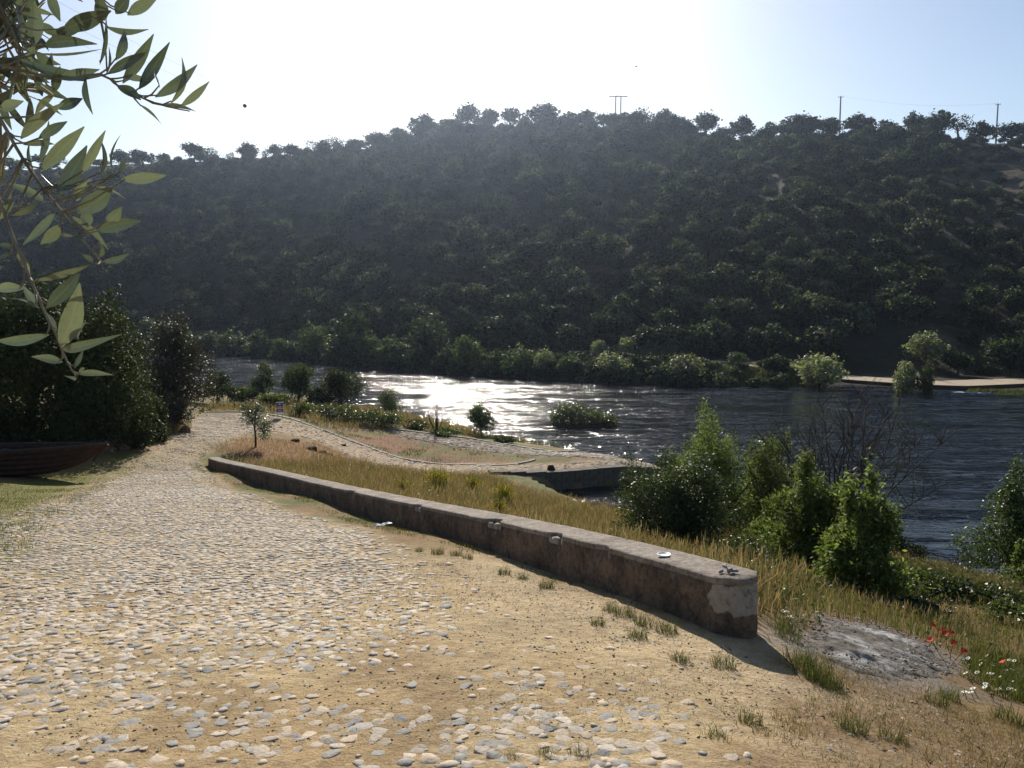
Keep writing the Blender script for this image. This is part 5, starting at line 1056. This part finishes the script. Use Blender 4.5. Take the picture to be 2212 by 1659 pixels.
STEMS = [([(-120, 330), (0, 510), (60, 620), (140, 750), (230, 870), (300, 960), (370, 1050), (435, 1130), (441, 1150)], .93, 7.5),
         ([(-140, 620), (0, 870), (30, 960), (80, 1080), (130, 1200), (180, 1320), (240, 1440), (270, 1520), (310, 1600), (334, 1630)], .88, 7.5),
         ([(-160, 250), (20, 285), (250, 340), (430, 320), (510, 370), (620, 425), (720, 460), (820, 480)], .98, 6.5),
         ([(-100, -160), (40, 100), (85, 225), (70, 300), (20, 480)], 1.0, 9), ([(380, -120), (430, 60), (455, 200), (462, 320)], 1.05, 6)]
LEAVES = [  # stem, base, tip, width, tilt (deg)
 (2, 780, 460, 905, 352, 40, 10), (2, 735, 450, 800, 250, 36, 30), (2, 670, 420, 855, 280, 58, 5), (2, 600, 385, 748, 178, 62, 10), (2, 690, 380, 676, 290, 26, 60), (2, 530, 360, 655, 145, 64, 15), (2, 500, 260, 550, 130, 50, 20), (2, 465, 320, 640, 225, 50, 0), (2, 505, 370, 625, 448, 52, -10), (2, 600, 450, 700, 537, 30, 62), (2, 700, 455, 845, 487, 40, 58), (2, 530, 330, 650, 350, 34, 0), (2, 370, 335, 418, 500, 40, 35), (2, 250, 340, 430, 300, 55, 0), (2, 75, 255, 440, 300, 58, -25),
 (4, 455, 115, 640, 128, 34, 20), (4, 550, 65, 680, -10, 60, 10), (3, 270, 130, 480, 30, 85, 15), (3, 190, 200, 430, 190, 60, 0), (3, 110, 225, 440, 208, 45, 72), (3, 140, 200, 150, 0, 75, 10), (3, 95, 205, 0, 50, 50, 68), (3, 80, 210, 68, -20, 40, 40), (3, 240, 340, 20, 280, 40, 50), (4, 500, 60, 560, -20, 60, 0), (4, 450, 90, 430, -20, 70, 20), (4, 430, 280, 435, 60, 40, 55), (4, 462, 320, 465, 200, 30, 65), (2, 235, 400, 250, 280, 50, 20),
 (0, 90, 600, 300, 405, 60, 10), (0, 245, 470, 358, 425, 55, 0), (0, 0, 470, 115, 440, 60, -20), (0, 170, 700, 215, 520, 40, 30), (0, 165, 600, 290, 525, 50, 0), (0, 100, 625, 240, 620, 36, 20), (0, 175, 740, 362, 540, 75, 10), (0, 250, 850, 377, 622, 85, -5), (0, 355, 750, 450, 548, 48, 15), (0, 432, 760, 448, 600, 36, 50), (0, 490, 765, 510, 580, 34, 70), (0, 525, 775, 725, 755, 60, 5), (0, 440, 772, 530, 768, 40, -45), (0, 380, 800, 545, 858, 40, 68), (0, 520, 750, 540, 690, 28, 0), (0, 330, 920, 490, 800, 95, 0), (0, 330, 870, 375, 770, 50, 20),
 (0, 200, 875, 40, 800, 44, 10), (0, 50, 930, 170, 870, 40, 40), (0, 150, 750, 110, 610, 45, 68), (0, 250, 820, 175, 750, 38, 70), (0, 300, 930, 480, 1065, 40, 30), (0, 420, 1000, 610, 955, 70, 5), (0, 460, 960, 525, 895, 60, 20), (0, 380, 980, 370, 900, 60, 10), (0, 265, 970, 170, 1060, 62, 0), (0, 240, 915, 100, 1060, 45, 20), (0, 370, 1050, 320, 1020, 24, 10), (0, 255, 1010, 320, 1025, 24, 40), (0, 440, 1132, 557, 1095, 36, 0), (0, 432, 1112, 440, 1060, 26, 20), (0, 410, 1140, 355, 1100, 30, 0),
 (1, 150, 1215, 400, 1140, 50, 45), (1, 200, 1330, 350, 1170, 75, 10), (1, 60, 1075, -20, 1058, 30, 0), (1, 55, 1098, -15, 1140, 40, 60), (1, 75, 1080, 130, 1190, 40, 20), (1, 105, 1245, -30, 1255, 54, 0), (1, 160, 1332, 52, 1272, 44, 66), (1, 165, 1330, 100, 1235, 40, 0), (1, 265, 1500, 345, 1210, 105, 5), (1, 270, 1510, 512, 1448, 52, 0), (1, 335, 1470, 365, 1393, 56, -58), (1, 215, 1445, -20, 1470, 56, 0), (1, 270, 1565, 140, 1540, 46, 10), (1, 335, 1615, 495, 1620, 34, 0), (1, 320, 1590, 358, 1515, 28, 20), (1, 338, 1618, 375, 1580, 18, 0), (1, 330, 1630, 272, 1622, 22, 0), (1, 245, 1430, 190, 1350, 34, 20), (0, 20, 940, 50, 840, 40, 20)]
for j in range(135):                                                       # the thick of the foliage at the corner
    bx_, by_ = ro.uniform(-200, 240), ro.uniform(-180, 430); a = ro.random() * 6.28; Lq = ro.uniform(110, 190); LEAVES.append((3 if ro.random() < .6 else 2, bx_, by_, bx_ + math.cos(a) * Lq, by_ + math.sin(a) * Lq, ro.uniform(36, 62), ro.uniform(-60, 60)))
for j in range(26):
    bx_, by_ = ro.uniform(-200, 20), ro.uniform(420, 1000); a = ro.uniform(-1.2, 1.2) + (math.pi if ro.random() < .3 else 0); Lq = ro.uniform(110, 180); LEAVES.append((0, bx_, by_, bx_ + math.cos(a) * Lq * .6, by_ - math.sin(a) * Lq, ro.uniform(34, 56), ro.uniform(-50, 50)))
LV = []
for j, (st, bx_, by_, tx, ty, wd, tl) in enumerate(LEAVES):
    dep = STEMS[st][1] + (ro.normal() * .012 if j < 82 else ro.uniform(.02, .25)); dt = ro.normal() * .014
    LV.append((st, at_d(bx_ * ZS, by_ * ZS, dep), at_d(tx * ZS, ty * ZS, dep + dt), wd * ZS / F * dep, R(tl)))
br = []
for si, (pts, dep, rad) in enumerate(STEMS):
    P3 = smooth_line([at_d(px * ZS, py * ZS, dep) - O0 for px, py in pts], .02); k0 = [rad * 1.15 * ZS / F * dep * (1.0 - .65 * i / (len(pts) - 1)) for i in range(len(pts))]
    m_ = MB().tube(P3, [float(np.interp(i, np.linspace(0, len(P3) - 1, len(k0)), k0)) for i in range(len(P3))], 7)
    for (st, b0, t0, wd, tl) in LV:                                       # leaf stalks and side twigs back to the stem
        if st != si: continue
        q = b0 - O0; n_ = int(np.argmin(np.linalg.norm(P3 - q, axis=1))); n_ = max(0, n_ - 1); g = np.linalg.norm(P3[n_] - q)
        if .004 < g < .3:
            tip = q + unit(t0 - b0) * .004; mid = (P3[n_] + q) * .5 + np.array([0, 0, -.06 * g]); m_.tube([P3[n_], mid, tip], [.0016 if g > .05 else .0011, .0011, .0008], 5)
    br.append(m_.build("branch", M['palebark'], olive, True))
for (st, b0, t0, wd, tl) in LV: oleaf(br[st], b0, t0, wd, tl, O0)
ht = 2.6
tk = MB().tube([(0, 0, -.2), (.05, .02, .5), (-.04, .05, 1.1), (.1, 0, 1.7)], [.19, .14, .12, .10], 10); 
for (pts, dep, rad) in STEMS:
    e_ = at_d(pts[0][0] * ZS, pts[0][1] * ZS, dep) - O0; s_ = np.array((.1, 0, 1.65)); m_ = (s_ + e_) / 2 + np.array((-.1, .05, .22)); tk.tube(smooth_line([s_, m_, e_], .08), list(np.linspace(.05, .0035, len(smooth_line([s_, m_, e_], .08)))), 7)
tk.build("trunk", M['palebark'], olive, True)
link("crown", crown_mesh("olive_crown", [(-.5, .2, 2.7, .8, .8, .6), (-.9, -.4, 2.3, .6, .6, .6), (-.3, .5, 2.5, .55, .5, .5)], 2500, .06, .25, M['olivesap'], ro, .2, shell=.4), olive)

# ------------------------------------------------------------------ haze over the valley
hz = MB().box((0, 330, 52), (2600, 1240, 120)).mesh("haze", M['white']); hz.materials.clear()
hm = bpy.data.materials.new("valley_haze"); hm.use_nodes = True; t = hm.node_tree; t.nodes.remove(t.nodes["Principled BSDF"])
pv = N(t, "ShaderNodeVolumePrincipled"); pv.inputs["Color"].default_value = (.60, .74, 1, 1); pv.inputs["Density"].default_value = .00012; pv.inputs["Anisotropy"].default_value = .8
t.links.new(pv.outputs[0], t.nodes["Material Output"].inputs["Volume"]); hz.materials.append(hm)
tag(link("haze", hz), kind="stuff")
